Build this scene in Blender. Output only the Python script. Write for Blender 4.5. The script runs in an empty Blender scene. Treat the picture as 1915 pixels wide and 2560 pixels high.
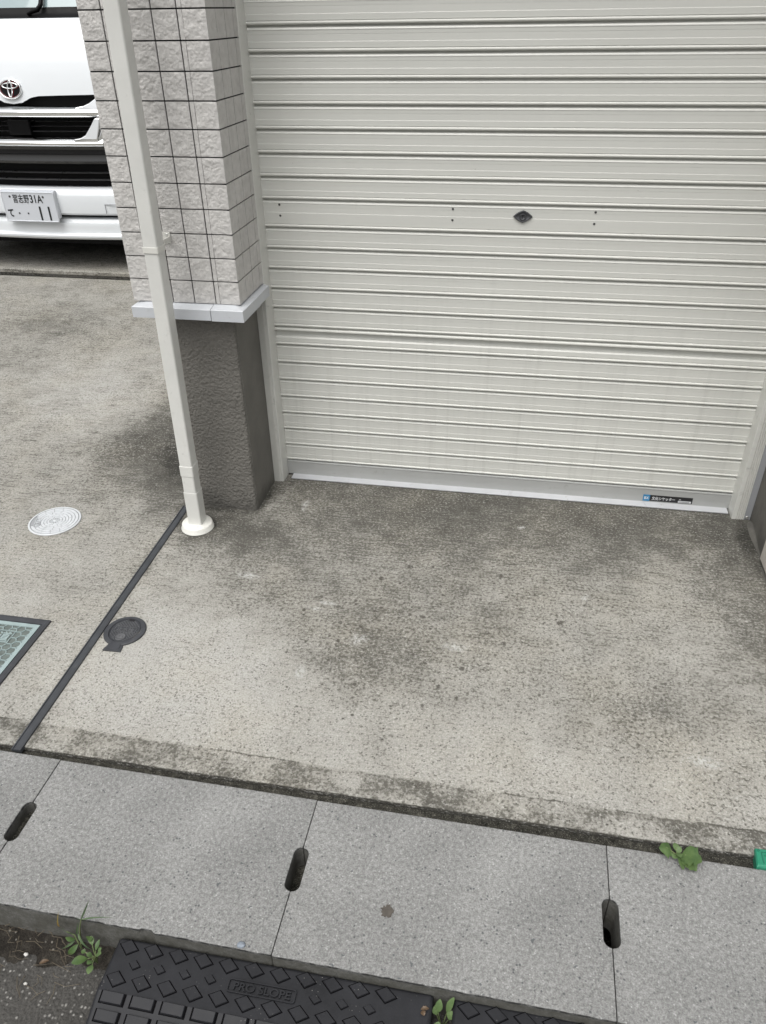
import bpy, bmesh, math, random
from mathutils import Vector, Matrix, noise as MN
random.seed(7)
PI = math.pi
scene = bpy.context.scene
COL = scene.collection

# ------------------------------------------------------------------ camera
cam_d = bpy.data.cameras.new('camera')
cam = bpy.data.objects.new('camera', cam_d)
COL.objects.link(cam)
scene.camera = cam
PITCH, YAW, ROLL = 0.5833, -0.1852, -0.0162
cp, sp, cy_, sy_ = math.cos(PITCH), math.sin(PITCH), math.cos(YAW), math.sin(YAW)
fwd = Vector((sy_*cp, cy_*cp, -sp)); rgt = Vector((cy_, -sy_, 0)); upv = rgt.cross(fwd)
cr, sr = math.cos(ROLL), math.sin(ROLL)
r2 = cr*rgt + sr*upv; u2 = -sr*rgt + cr*upv
m = Matrix((r2, u2, -fwd)).transposed().to_4x4()
m.translation = Vector((0.7119, -2.2944, 1.4089))
cam.matrix_world = m
cam_d.sensor_fit = 'HORIZONTAL'; cam_d.sensor_width = 36.0
cam_d.lens = 36.0*1904.0/1915.0
cam_d.clip_start = 0.05; cam_d.clip_end = 2000

# ------------------------------------------------------------------ sky, sun, exposure
SUN_EL, SUN_AZ = math.radians(65), math.radians(200)     # azimuth clockwise from +Y
w = bpy.data.worlds.new('World'); scene.world = w; w.use_nodes = True
nt = w.node_tree
bg = nt.nodes['Background']
sky = nt.nodes.new('ShaderNodeTexSky'); sky.sky_type = 'NISHITA'; sky.sun_disc = False
sky.sun_elevation = SUN_EL; sky.sun_rotation = SUN_AZ
sky.air_density = 1.6; sky.dust_density = 7.0; sky.ozone_density = 1.0
hs = nt.nodes.new('ShaderNodeHueSaturation'); hs.inputs['Saturation'].default_value = 0.13
nt.links.new(sky.outputs[0], hs.inputs['Color']); nt.links.new(hs.outputs[0], bg.inputs['Color'])
bg.inputs['Strength'].default_value = 0.15
sun_d = bpy.data.lights.new('sun', 'SUN'); sun_d.energy = 1.0; sun_d.angle = math.radians(50)
sun_d.color = (1.0, 0.995, 0.95)
sun = bpy.data.objects.new('sun', sun_d); COL.objects.link(sun)
sdir = Vector((math.sin(SUN_AZ)*math.cos(SUN_EL), math.cos(SUN_AZ)*math.cos(SUN_EL), math.sin(SUN_EL)))
sun.rotation_euler = sdir.to_track_quat('Z', 'Y').to_euler()
sun.location = (0, -2, 8)
scene.view_settings.view_transform = 'Standard'; scene.view_settings.look = 'None'
scene.view_settings.exposure = 0.03; scene.view_settings.gamma = 1.0
scene.view_settings.use_curve_mapping = False

# ------------------------------------------------------------------ node helpers
class NB:
    def __init__(s, name):
        s.m = bpy.data.materials.new(name); s.m.use_nodes = True
        s.t = s.m.node_tree; s.b = s.t.nodes['Principled BSDF']
        s.tc = s.t.nodes.new('ShaderNodeTexCoord').outputs['Object']
    def n(s, typ, **kw):
        nd = s.t.nodes.new(typ)
        for k, v in kw.items(): setattr(nd, k, v)
        return nd
    def ln(s, a, b): s.t.links.new(a, b)
    def put(s, sock, v):
        if hasattr(v, 'is_linked'): s.ln(v, sock)
        else: sock.default_value = v
    def scaled(s, vec, sc):
        mp = s.n('ShaderNodeMapping'); s.put(mp.inputs['Vector'], vec); mp.inputs['Scale'].default_value = sc
        return mp.outputs[0]
    def noise(s, scale, detail=4, rough=.55, vec=None, dist=0.0):
        nd = s.n('ShaderNodeTexNoise'); s.ln(vec if vec is not None else s.tc, nd.inputs['Vector'])
        nd.inputs['Scale'].default_value = scale; nd.inputs['Detail'].default_value = detail
        nd.inputs['Roughness'].default_value = rough; nd.inputs['Distortion'].default_value = dist
        return nd.outputs[0]
    def voro(s, scale, feature='F1', out='Distance', vec=None):
        nd = s.n('ShaderNodeTexVoronoi', feature=feature); s.ln(vec if vec is not None else s.tc, nd.inputs['Vector'])
        nd.inputs['Scale'].default_value = scale
        return nd.outputs[out]
    def mth(s, op, a, b=0.0, c=0.0, clamp=False):
        nd = s.n('ShaderNodeMath', operation=op); nd.use_clamp = clamp
        s.put(nd.inputs[0], a); s.put(nd.inputs[1], b)
        if op in ('MULTIPLY_ADD', 'SMOOTH_MIN'): s.put(nd.inputs[2], c)
        return nd.outputs[0]
    def rng(s, v, a, b, c=0.0, d=1.0, smooth=False):
        nd = s.n('ShaderNodeMapRange'); nd.clamp = True
        if smooth: nd.interpolation_type = 'SMOOTHSTEP'
        s.put(nd.inputs['Value'], v); nd.inputs['From Min'].default_value = a; nd.inputs['From Max'].default_value = b
        nd.inputs['To Min'].default_value = c; nd.inputs['To Max'].default_value = d
        return nd.outputs[0]
    def ramp(s, v, stops):
        nd = s.n('ShaderNodeValToRGB'); s.ln(v, nd.inputs[0]); e = nd.color_ramp.elements
        while len(e) > 1: e.remove(e[-1])
        e[0].position = stops[0][0]; e[0].color = (*stops[0][1], 1)
        for p, c in stops[1:]:
            x = e.new(p); x.color = (*c, 1)
        return nd.outputs[0]
    def mix(s, f, a, b, mode='MIX'):
        nd = s.n('ShaderNodeMix', data_type='RGBA', blend_type=mode)
        s.put(nd.inputs[0], f)
        for i, v in ((6, a), (7, b)):
            if isinstance(v, tuple): nd.inputs[i].default_value = (*v, 1) if len(v) == 3 else v
            else: s.put(nd.inputs[i], v)
        return nd.outputs[2]
    def gray(s, v):
        nd = s.n('ShaderNodeCombineColor')
        for i in range(3): s.put(nd.inputs[i], v)
        return nd.outputs[0]
    def bump(s, h, strength=.4, dist=.002, normal=None):
        nd = s.n('ShaderNodeBump'); nd.inputs['Strength'].default_value = strength; nd.inputs['Distance'].default_value = dist
        s.ln(h, nd.inputs['Height'])
        if normal is not None: s.ln(normal, nd.inputs['Normal'])
        s.ln(nd.outputs[0], s.b.inputs['Normal']); return nd.outputs[0]
    def set(s, color=None, rough=None, metal=None, spec=None, coat=None):
        if color is not None:
            if isinstance(color, tuple): s.b.inputs['Base Color'].default_value = (*color, 1)
            else: s.ln(color, s.b.inputs['Base Color'])
        if rough is not None: s.put(s.b.inputs['Roughness'], rough)
        if metal is not None: s.b.inputs['Metallic'].default_value = metal
        if spec is not None: s.b.inputs['Specular IOR Level'].default_value = spec
        if coat is not None:
            s.b.inputs['Coat Weight'].default_value = coat; s.b.inputs['Coat Roughness'].default_value = .03
        return s.m
    def sep(s, vec=None):
        nd = s.n('ShaderNodeSeparateXYZ'); s.ln(vec if vec is not None else s.tc, nd.inputs[0]); return nd.outputs
    def blob(s, vec, x, y, rx, ry, amt):
        a = s.n('ShaderNodeVectorMath', operation='SUBTRACT'); s.ln(vec, a.inputs[0]); a.inputs[1].default_value = (x, y, 0)
        b = s.n('ShaderNodeVectorMath', operation='MULTIPLY'); s.ln(a.outputs[0], b.inputs[0]); b.inputs[1].default_value = (1/rx, 1/ry, 0)
        c = s.n('ShaderNodeVectorMath', operation='LENGTH'); s.ln(b.outputs[0], c.inputs[0])
        return s.rng(c.outputs['Value'], 0.15, 1.0, amt, 0.0, smooth=True)

def painted(name, color, rough=.4, metal=0.0, var=.06, spec=.5, grime=0.0, grime_col=(.2, .19, .16), coat=None, scale=6.0, bump=0.0):
    b = NB(name)
    n1 = b.noise(scale, 5, .6)
    c = b.mix(1.0, color, b.gray(b.rng(n1, .3, .7, 1-var, 1+var)), 'MULTIPLY')
    if grime:
        n2 = b.noise(38, 8, .7); g = b.mth('MULTIPLY', b.rng(n2, .58, .72, 0, 1), b.rng(n1, .45, .62, 0, grime))
        c = b.mix(g, c, grime_col)
    b.set(c, b.rng(b.noise(20, 3), .3, .7, rough*.85, rough*1.15), metal, spec, coat)
    if bump: b.bump(b.noise(180, 3), bump, .0006)
    return b.m

# ------------------------------------------------------------------ materials
def driveway_material():
    b = NB('weathered_concrete')
    n1 = b.noise(2.6, 7, .62); n2 = b.noise(9, 10, .74); n3 = b.noise(300, 3, .7); n4 = b.noise(95, 5, .7)
    wob = b.n('ShaderNodeTexNoise'); b.ln(b.tc, wob.inputs['Vector']); wob.inputs['Scale'].default_value = 6; wob.inputs['Detail'].default_value = 9; wob.inputs['Roughness'].default_value = .75
    wv = b.n('ShaderNodeVectorMath', operation='MULTIPLY_ADD'); b.ln(wob.outputs['Color'], wv.inputs[0]); wv.inputs[1].default_value = (.34, .34, 0); wv.inputs[2].default_value = (-.17, -.17, 0)
    pv = b.n('ShaderNodeVectorMath', operation='ADD'); b.ln(b.tc, pv.inputs[0]); b.ln(wv.outputs[0], pv.inputs[1])
    V = pv.outputs[0]
    wv2 = b.n('ShaderNodeVectorMath', operation='MULTIPLY_ADD'); b.ln(wob.outputs['Color'], wv2.inputs[0]); wv2.inputs[1].default_value = (.07, .07, 0); wv2.inputs[2].default_value = (-.035, -.035, 0)
    pv2 = b.n('ShaderNodeVectorMath', operation='ADD'); b.ln(b.tc, pv2.inputs[0]); b.ln(wv2.outputs[0], pv2.inputs[1]); V2 = pv2.outputs[0]
    tot = None
    for bl in DIRT_AND_SHADE:
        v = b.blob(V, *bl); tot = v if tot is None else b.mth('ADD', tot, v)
    for bl in GRIME_AND_SHADE: tot = b.mth('ADD', tot, b.mth('MULTIPLY', b.blob(V2, *bl), b.rng(n2, .3, .6, .4, 1.1)))
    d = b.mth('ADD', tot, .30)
    d = b.mth('ADD', d, b.rng(n1, .3, .7, -.07, .07))
    d = b.mth('ADD', d, b.rng(n2, .34, .66, -.14, .14))
    X = b.sep()
    # broom finish : fine streaks along x, strongest towards the shutter
    st = b.noise(1.0, 4, .7, b.scaled(b.tc, (9, 230, 1)))
    stm = b.rng(X[1], -1.1, -.15, .12, .85)
    d2 = d
    # dirt and painted shade sit in the grain of the surface : speckles whose density follows d
    hf = b.mth('ADD', b.mth('MULTIPLY', b.noise(34, 8, .80), .40), b.mth('MULTIPLY', b.noise(118, 3, .62), .60))
    hf = b.mth('ADD', hf, b.mth('MULTIPLY', b.mth('SUBTRACT', st, .5), b.mth('MULTIPLY', stm, .8)))
    # small dark drips in the middle
    dmask = b.mth('ADD', b.blob(V, .62, -.62, .55, .30, 1.0), b.blob(V, .44, -.84, .50, .36, .85))
    drm = None
    for scl, lo, hi in ((27, .17, .25), (50, .17, .29)):
        vn = b.n('ShaderNodeTexVoronoi'); b.ln(b.tc, vn.inputs['Vector']); vn.inputs['Scale'].default_value = scl
        pick = b.n('ShaderNodeSeparateColor'); b.ln(vn.outputs['Color'], pick.inputs[0])
        jag = b.mth('ADD', b.mth('MULTIPLY', vn.outputs['Distance'], b.rng(pick.outputs[1], 0, 1, .8, 2.0)), b.rng(n4, .3, .7, -.08, .08))
        dr = b.mth('MULTIPLY', b.rng(jag, lo, hi, 1, 0), b.mth('LESS_THAN', pick.outputs[0], dmask))
        dr = b.mth('MULTIPLY', dr, b.rng(pick.outputs[2], 0, 1, .25, .9))
        drm = dr if drm is None else b.mth('MAXIMUM', drm, dr)
    # mossy cast edge along the front
    ey = b.mth('ADD', b.mth('ADD', X[1], b.mth('MULTIPLY', X[0], .012)), b.rng(n2, .3, .7, -.004, .004))
    edge = b.rng(ey, -1.230, -1.2245, 1, 0)
    em = b.rng(b.noise(5.5, 6, .7), .40, .60, .04, .46)
    d2 = b.mth('ADD', d2, b.mth('MULTIPLY', edge, em))
    line = b.mth('MULTIPLY', b.mth('MULTIPLY', b.rng(ey, -1.2295, -1.2265, 0, 1), b.rng(ey, -1.2255, -1.2230, 1, 0)), b.rng(b.noise(6, 4), .48, .56, 0, .45))
    d2 = b.mth('ADD', d2, line)
    lip = b.rng(ey, -1.306, -1.294, .6, 0)
    d2 = b.mth('ADD', d2, b.mth('MULTIPLY', lip, b.rng(n2, .4, .65, .2, 1.2)), clamp=True)
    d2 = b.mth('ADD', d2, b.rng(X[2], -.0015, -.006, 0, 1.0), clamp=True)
    spk = b.rng(b.mth('ADD', hf, b.mth('MULTIPLY', b.mth('SUBTRACT', d2, .42), .34)), .478, .59, 0, 1)
    col = b.ramp(d2, [(.0, (.395, .387, .362)), (.25, (.335, .325, .297)), (.5, (.27, .262, .238)), (.8, (.172, .167, .152)), (1.0, (.075, .073, .066))])
    col = b.mix(b.mth('MULTIPLY', spk, .80), col, b.mix(1.0, col, (.40, .39, .365), 'MULTIPLY'))
    col = b.mix(drm, col, (.075, .07, .06))
    # green-brown tint
    col = b.mix(b.rng(b.noise(3.3, 5), .45, .7, 0, .5), col, b.mix(1.0, col, (1.02, .985, .91), 'MULTIPLY'))
    col = b.mix(b.mth('MULTIPLY', b.rng(st, .515, .62, 0, .85), b.mth('MULTIPLY', stm, b.rng(n2, .38, .6, .12, 1))), col, (.075, .072, .064))
    gp = b.rng(b.noise(3.1, 5, .6), .35, .6, .35, 1.0)
    grit = b.mth('MULTIPLY', b.rng(b.noise(118, 4, .68, dist=.4), .53, .62, 0, .62), gp)
    col = b.mix(grit, col, (.085, .080, .068))
    lite = b.mth('MULTIPLY', b.rng(b.noise(135, 3, .65, vec=b.scaled(b.tc, (1, 1.1, 3))), .55, .64, 0, .42), gp)
    col = b.mix(lite, col, (.56, .55, .52))
    # aggregate speckles
    col = b.mix(1.0, col, b.gray(b.rng(b.noise(230, 3, .7), .3, .7, .74, 1.26)), 'MULTIPLY')
    vs = b.voro(135); pit = b.mth('MULTIPLY', b.rng(vs, .14, .34, 1, 0), b.rng(b.noise(55, 3), .44, .58, 0, .85))
    col = b.mix(pit, col, (.07, .065, .055))
    # white scuffs
    for x_, y_, rx_, ry_ in SCUFF:
        col = b.mix(b.mth('MULTIPLY', b.blob(V2, x_, y_, rx_, ry_, 1.0), b.rng(n4, .42, .58, 0, .8)), col, (.52, .52, .50))
    sc = b.mth('MULTIPLY', b.rng(b.noise(9, 8, .8), .64, .74, 0, .5), b.rng(n1, .4, .55, 0, 1))
    col = b.mix(sc, col, (.6, .6, .58))
    b.set(col, .92, spec=.25)
    h = b.mth('ADD', b.mth('MULTIPLY', n3, .6), b.mth('MULTIPLY', st, .5)); h = b.mth('SUBTRACT', h, b.mth('MULTIPLY', pit, .8))
    b.bump(h, .55, .003)
    return b.m

# (x, y, rx, ry, amount of dirt and of painted shade)
SCUFF = [(.245, -.685, .035, .014), (.215, -.715, .03, .012), (.238, -.96, .022, .03), (.78, -.225, .02, .012), (.97, -.545, .018, .03), (.36, -.82, .03, .03), (.62, -.80, .05, .02), (1.2, -1.08, .06, .02), (-.02, -.60, .05, .02), (.05, -.20, .016, .05)]
GRIME_AND_SHADE = [(-.265, -.383, .085, .090, .55), (-.751, -.4215, .110, .110, .22), (-.2735, -.892, .085, .095, .30), (-.22, -.262, .16, .030, .45), (-.098, -.16, .028, .14, .40), (1.485, -.2, .045, .2, .4)] + [(-.3497+.0112*k/9, -.27-1.0365*k/9, .035, .085, .20) for k in range(10)]  # paints contact shade round the downspout foot and plinth base, grime elsewhere
DIRT_AND_SHADE = [(.7, .0, 1.5, .85, .26), (-2.2, 3.2, 3.0, 1.30, .62), (.0, -.42, .45, .22, .16), (1.15, -.93, .22, .16, .08), (.20, -.05, .75, .42, .12), (1.05, -.08, .75, .40, .18), (.5, -.28, .5, .2, .08), (-.16, -.38, .24, .2, .30),  # second blob paints the dark shade on the floor under the van
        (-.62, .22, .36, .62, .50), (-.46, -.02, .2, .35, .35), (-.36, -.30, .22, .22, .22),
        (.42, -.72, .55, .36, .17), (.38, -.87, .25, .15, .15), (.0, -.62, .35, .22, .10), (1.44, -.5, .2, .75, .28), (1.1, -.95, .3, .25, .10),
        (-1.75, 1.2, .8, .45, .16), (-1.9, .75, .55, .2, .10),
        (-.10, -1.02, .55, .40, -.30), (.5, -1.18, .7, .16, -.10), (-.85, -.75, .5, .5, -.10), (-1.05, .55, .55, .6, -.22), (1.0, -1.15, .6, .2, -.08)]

def slab_material():
    b = NB('aggregate_concrete')
    n1 = b.noise(3.6, 6, .6); n3 = b.noise(330, 3, .7)
    col = b.ramp(n1, [(.3, (.180, .181, .177)), (.5, (.222, .222, .217)), (.7, (.266, .266, .260))])
    col = b.mix(1.0, col, b.gray(b.rng(n3, .3, .7, .66, 1.34)), 'MULTIPLY')
    col = b.mix(1.0, col, b.gray(b.rng(b.noise(135, 4, .72), .32, .68, .66, 1.36)), 'MULTIPLY')
    vn = b.n('ShaderNodeTexVoronoi'); b.ln(b.tc, vn.inputs['Vector']); vn.inputs['Scale'].default_value = 185; vn.inputs['Randomness'].default_value = 1
    sc = b.n('ShaderNodeSeparateColor'); b.ln(vn.outputs['Color'], sc.inputs[0])
    dk = b.mth('MULTIPLY', b.rng(sc.outputs[0], .93, .96, 0, 1), b.rng(vn.outputs['Distance'], .25, .5, 1, 0))
    lt = b.mth('MULTIPLY', b.rng(sc.outputs[1], .84, .92, 0, 1), b.rng(vn.outputs['Distance'], .15, .38, 1, 0))
    col = b.mix(b.mth('MULTIPLY', dk, .8), col, (.07, .075, .08)); col = b.mix(b.mth('MULTIPLY', lt, .6), col, (.50, .50, .49))
    v2 = b.n('ShaderNodeTexVoronoi'); wv = b.n('ShaderNodeVectorMath', operation='MULTIPLY_ADD')
    nz = b.n('ShaderNodeTexNoise'); b.ln(b.tc, nz.inputs['Vector']); nz.inputs['Scale'].default_value = 90
    b.ln(nz.outputs['Color'], wv.inputs[0]); wv.inputs[1].default_value = (.02, .02, .02); b.ln(b.tc, wv.inputs[2])
    b.ln(wv.outputs[0], v2.inputs['Vector']); v2.inputs['Scale'].default_value = 66
    s2 = b.n('ShaderNodeSeparateColor'); b.ln(v2.outputs['Color'], s2.inputs[0])
    bigd = b.mth('MULTIPLY', b.rng(s2.outputs[0], .94, .95, 0, 1), b.rng(b.mth('MULTIPLY', v2.outputs['Distance'], b.rng(s2.outputs[1], 0, 1, 1, 2.2)), .22, .34, .8, 0))
    col = b.mix(bigd, col, (.085, .092, .098))
    X = b.sep()
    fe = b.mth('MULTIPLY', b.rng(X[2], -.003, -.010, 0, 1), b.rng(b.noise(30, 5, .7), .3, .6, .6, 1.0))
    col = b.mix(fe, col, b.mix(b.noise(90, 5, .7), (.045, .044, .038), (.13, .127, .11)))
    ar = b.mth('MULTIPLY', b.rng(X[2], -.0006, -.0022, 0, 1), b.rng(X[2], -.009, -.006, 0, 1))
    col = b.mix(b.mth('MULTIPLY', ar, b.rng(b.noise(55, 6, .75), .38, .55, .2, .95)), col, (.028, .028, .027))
    b.set(col, .9, spec=.3)
    b.bump(b.mth('ADD', n3, b.mth('MULTIPLY', b.mth('ADD', dk, bigd), -.6)), .5, .0022)
    return b.m

def asphalt_material():
    b = NB('asphalt')
    n1 = b.noise(4, 5, .6)
    vn = b.n('ShaderNodeTexVoronoi'); b.ln(b.tc, vn.inputs['Vector']); vn.inputs['Scale'].default_value = 140
    sc = b.n('ShaderNodeSeparateColor'); b.ln(vn.outputs['Color'], sc.inputs[0])
    st = b.mth('MULTIPLY', b.rng(sc.outputs[0], .72, .8, 0, 1), b.rng(vn.outputs['Distance'], .2, .42, 1, 0))
    col = b.ramp(n1, [(.3, (.045, .043, .04)), (.7, (.075, .072, .067))])
    col = b.mix(b.mth('MULTIPLY', st, b.rng(sc.outputs[1], 0, 1, .2, .8)), col, (.36, .35, .33))
    col = b.mix(1.0, col, b.gray(b.rng(b.noise(300, 3), .25, .75, .6, 1.4)), 'MULTIPLY')
    b.set(col, .9, spec=.3); b.bump(b.mth('SUBTRACT', b.noise(160, 4), vn.outputs['Distance']), .7, .004)
    return b.m

def soil_material():
    b = NB('dirt')
    n = b.noise(28, 9, .72); n3 = b.noise(260, 4, .7)
    col = b.ramp(n, [(.3, (.013, .0115, .010)), (.5, (.032, .028, .0235)), (.7, (.066, .060, .050))])
    col = b.mix(1.0, col, b.gray(b.rng(n3, .25, .75, .45, 1.6)), 'MULTIPLY')
    vs = b.n('ShaderNodeTexVoronoi'); b.ln(b.tc, vs.inputs['Vector']); vs.inputs['Scale'].default_value = 150
    sc = b.n('ShaderNodeSeparateColor'); b.ln(vs.outputs['Color'], sc.inputs[0])
    st = b.mth('MULTIPLY', b.rng(sc.outputs[0], .9, .95, 0, .7), b.rng(vs.outputs['Distance'], .2, .4, 1, 0))
    col = b.mix(st, col, (.3, .28, .25))
    b.set(col, .95, spec=.2); b.bump(b.mth('ADD', n, n3), .8, .006)
    return b.m

def moss_material():
    b = NB('mossy_concrete')
    n = b.noise(60, 8, .75)
    col = b.ramp(n, [(.35, (.012, .012, .010)), (.55, (.045, .043, .036)), (.72, (.13, .125, .105))])
    col = b.mix(b.rng(b.noise(420, 2), .55, .7, 0, .6), col, (.22, .21, .18))
    b.set(col, .95, spec=.15); b.bump(n, .9, .006); return b.m

def tile_material():
    b = NB('split_stone_tile')
    n = b.noise(45, 8, .7); n1 = b.noise(7, 3)
    col = b.ramp(n, [(.3, (.495, .482, .466)), (.5, (.57, .556, .538)), (.72, (.63, .616, .598))])
    col = b.mix(1.0, col, b.gray(b.rng(n1, .3, .7, .93, 1.07)), 'MULTIPLY')
    b.set(col, .8, spec=.35); b.bump(b.noise(230, 6, .75), .5, .0018); return b.m

def render_material(name, base, grain, dist):
    b = NB(name)
    n = b.noise(grain, 4, .55); n1 = b.noise(9, 6, .65); X = b.sep()
    col = b.ramp(n1, [(.3, tuple(c*.88 for c in base)), (.7, tuple(c*1.12 for c in base))])
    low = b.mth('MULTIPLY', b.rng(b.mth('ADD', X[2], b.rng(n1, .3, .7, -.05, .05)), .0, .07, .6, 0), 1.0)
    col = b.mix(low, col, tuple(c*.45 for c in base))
    sp = b.rng(b.voro(38), .05, .09, .45, 0)
    col = b.mix(b.mth('MULTIPLY', sp, b.rng(b.noise(13, 2), .5, .6, 0, 1)), col, (.04, .04, .038))
    b.set(col, .72, spec=.4); b.bump(b.rng(n, .35, .7), .75, dist); return b.m

def shutter_material():
    b = NB('cream_shutter_paint')
    X = b.sep(); n1 = b.noise(1.0, 5, .6, b.scaled(b.tc, (1.2, 1, 5))); fine = b.noise(1.0, 3, .6, b.scaled(b.tc, (3, 1, 700)))
    col = b.mix(1.0, (.640, .642, .605), b.gray(b.rng(n1, .3, .7, .965, 1.035)), 'MULTIPLY')
    col = b.mix(1.0, col, b.gray(b.rng(fine, .3, .7, .975, 1.025)), 'MULTIPLY')
    drip = b.noise(1.0, 4, .7, b.scaled(b.tc, (38, 1, 1.1)))
    col = b.mix(b.mth('MULTIPLY', b.rng(drip, .5, .75, 0, .35), b.rng(X[2], .9, .05, .12, 1)), col, (.40, .395, .37))
    sp = b.mth('MULTIPLY', b.rng(b.voro(26), .025, .04, .5, 0), b.rng(b.noise(7, 2), .52, .62, 0, 1))
    col = b.mix(sp, col, (.25, .24, .21))
    b.set(col, .38, spec=.5); return b.m

def rubber_material():
    b = NB('black_rubber')
    n = b.noise(14, 7, .7)
    col = b.ramp(n, [(.3, (.013, .0134, .0155)), (.6, (.022, .0225, .026)), (.8, (.042, .043, .047))])
    dust = b.mth('MULTIPLY', b.rng(b.voro(170), .08, .16, 1, 0), b.rng(b.noise(22, 3), .56, .66, 0, .6))
    col = b.mix(dust, col, (.34, .33, .31))
    b.set(col, b.rng(n, .3, .7, .45, .65), spec=.28); b.bump(b.noise(420, 3), .25, .0008); return b.m

def leaf_material(name, c1, c2):
    b = NB(name)
    col = b.mix(b.rng(b.noise(40, 5, .6), .35, .65), c1, c2)
    b.set(col, .5, spec=.4); b.bump(b.noise(160, 4), .4, .001)
    return b.m

M = {}
M['driveway'] = driveway_material(); M['slab'] = slab_material(); M['asphalt'] = asphalt_material(); M['soil'] = soil_material(); M['moss'] = moss_material()
M['tile'] = tile_material(); M['joint'] = painted('black_joint', (.012, .012, .014), .8)
M['plinth'] = render_material('grey_sprayed_render', (.178, .170, .154), 112, .0065)
M['plinth_smooth'] = render_material('grey_trowelled_render', (.168, .161, .146), 420, .0015)
M['ledge'] = painted('pale_aluminium', (.56, .58, .61), .35, .0, .05, grime=.5, scale=9)
M['cream'] = painted('cream_rail_paint', (.66, .66, .625), .4, 0, .05, grime=.5, scale=11)
M['rail_grey'] = painted('grey_steel_rail', (.36, .37, .39), .4, 0, .06)
M['shutter'] = shutter_material()
M['barpaint'] = painted('grey_bar_paint', (.39, .395, .385), .42, 0, .06, grime=.6, scale=5)
M['sill'] = painted('pale_sill_metal', (.54, .55, .57), .35, 0, .06, grime=.9, scale=7)
M['pvc'] = painted('cream_pvc', (.70, .70, .67), .35, 0, .05, grime=.5, scale=12)
M['pvc_white'] = painted('white_pvc', (.72, .715, .67), .32, 0, .05, grime=.8, scale=16)
M['dark_metal'] = painted('dark_screw_metal', (.10, .10, .10), .4, .8)
M['lockgrey'] = painted('dark_grey_cast_metal', (.075, .077, .082), .45, .3, bump=.3)
M['steel'] = painted('bright_screw_steel', (.7, .7, .68), .3, .9)
M['beige'] = painted('beige_panel', (.52, .49, .45), .55, 0, .05)
M['wallpaint'] = painted('house_wall_paint', (.5, .49, .46), .7)
M['rubber'] = rubber_material(); M['crease'] = painted('stud_crease_shade', (.0035, .0035, .004), .9, spec=.05)  # crease: near-black rings that paint the shade around the stud bases
M['iron'] = painted('grey_cast_plastic', (.042, .044, .050), .5, 0, .2, grime=.6, grime_col=(.16, .15, .13), bump=.4, scale=30)
M['strip'] = painted('grey_rubber_strip', (.047, .050, .056), .5, 0, .2, grime=.5, grime_col=(.14, .13, .12), scale=25)
M['alloy'] = painted('cast_aluminium', (.64, .66, .68), .5, .1, .08, grime=.5, grime_col=(.3, .3, .3), scale=30, bump=.3)
M['alloy_dark'] = painted('dirty_aluminium_groove', (.30, .31, .32), .7)
M['worn_iron'] = painted('worn_cast_plastic', (.105, .107, .112), .5, 0, .2, scale=30)
M['teal'] = painted('pale_teal_plastic', (.30, .375, .375), .45, 0, .1, scale=30)
M['teal_dirty'] = painted('dusty_teal_pocket', (.125, .148, .138), .8, 0, .3, scale=45, bump=.6)
M['green'] = painted('green_marker_plastic', (.02, .22, .13), .4, 0, .12, scale=40)
M['van_white'] = painted('white_car_paint', (.76, .79, .82), .22, 0, .01, coat=1.0)
M['van_black'] = painted('black_car_plastic', (.004, .004, .0045), .45, 0, .1, spec=.15)
M['van_slat'] = painted('satin_black_slat', (.045, .045, .047), .3, 0, .1)
M['van_gloss'] = painted('gloss_black_trim', (.008, .008, .009), .04, 0, .05, coat=1.0)
M['chrome'] = painted('chrome', (.86, .87, .88), .05, 1.0, .01)
M['glass'] = painted('windscreen_glass', (.27, .345, .36), .03, 0, .05, coat=1.0)
M['tyre'] = painted('tyre_rubber', (.02, .02, .021), .7)
M['plate'] = painted('white_plate_enamel', (.62, .645, .69), .35, 0, .01)
M['ink'] = painted('black_plate_ink', (.012, .014, .016), .4)
M['red'] = painted('dark_red_enamel', (.16, .008, .015), .15)
M['lamp'] = painted('headlamp_glass', (.5, .52, .54), .05, .3)
M['blue'] = painted('blue_sticker_ink', (.045, .22, .42), .4)
M['black_sticker'] = painted('black_sticker_ink', (.014, .014, .015), .4)
M['white_ink'] = painted('white_sticker_ink', (.66, .67, .68), .5)
M['leaf'] = leaf_material('weed_leaf', (.05, .095, .03), (.09, .145, .045))
M['leaf2'] = leaf_material('rosette_leaf', (.075, .125, .045), (.12, .18, .07))
M['leaf3'] = leaf_material('grass_blade', (.055, .095, .045), (.10, .145, .07))
M['yellow'] = leaf_material('yellowing_blade', (.22, .19, .05), (.30, .16, .04))
M['stem'] = leaf_material('plant_stem', (.14, .19, .08), (.20, .23, .11))
M['straw'] = leaf_material('dry_straw', (.075, .06, .042), (.14, .115, .08))
M['deadleaf'] = leaf_material('dry_brown_leaf', (.085, .055, .034), (.15, .10, .06))
M['pebble'] = painted('white_pebble', (.6, .59, .56), .8, 0, .15, scale=90)

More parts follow.
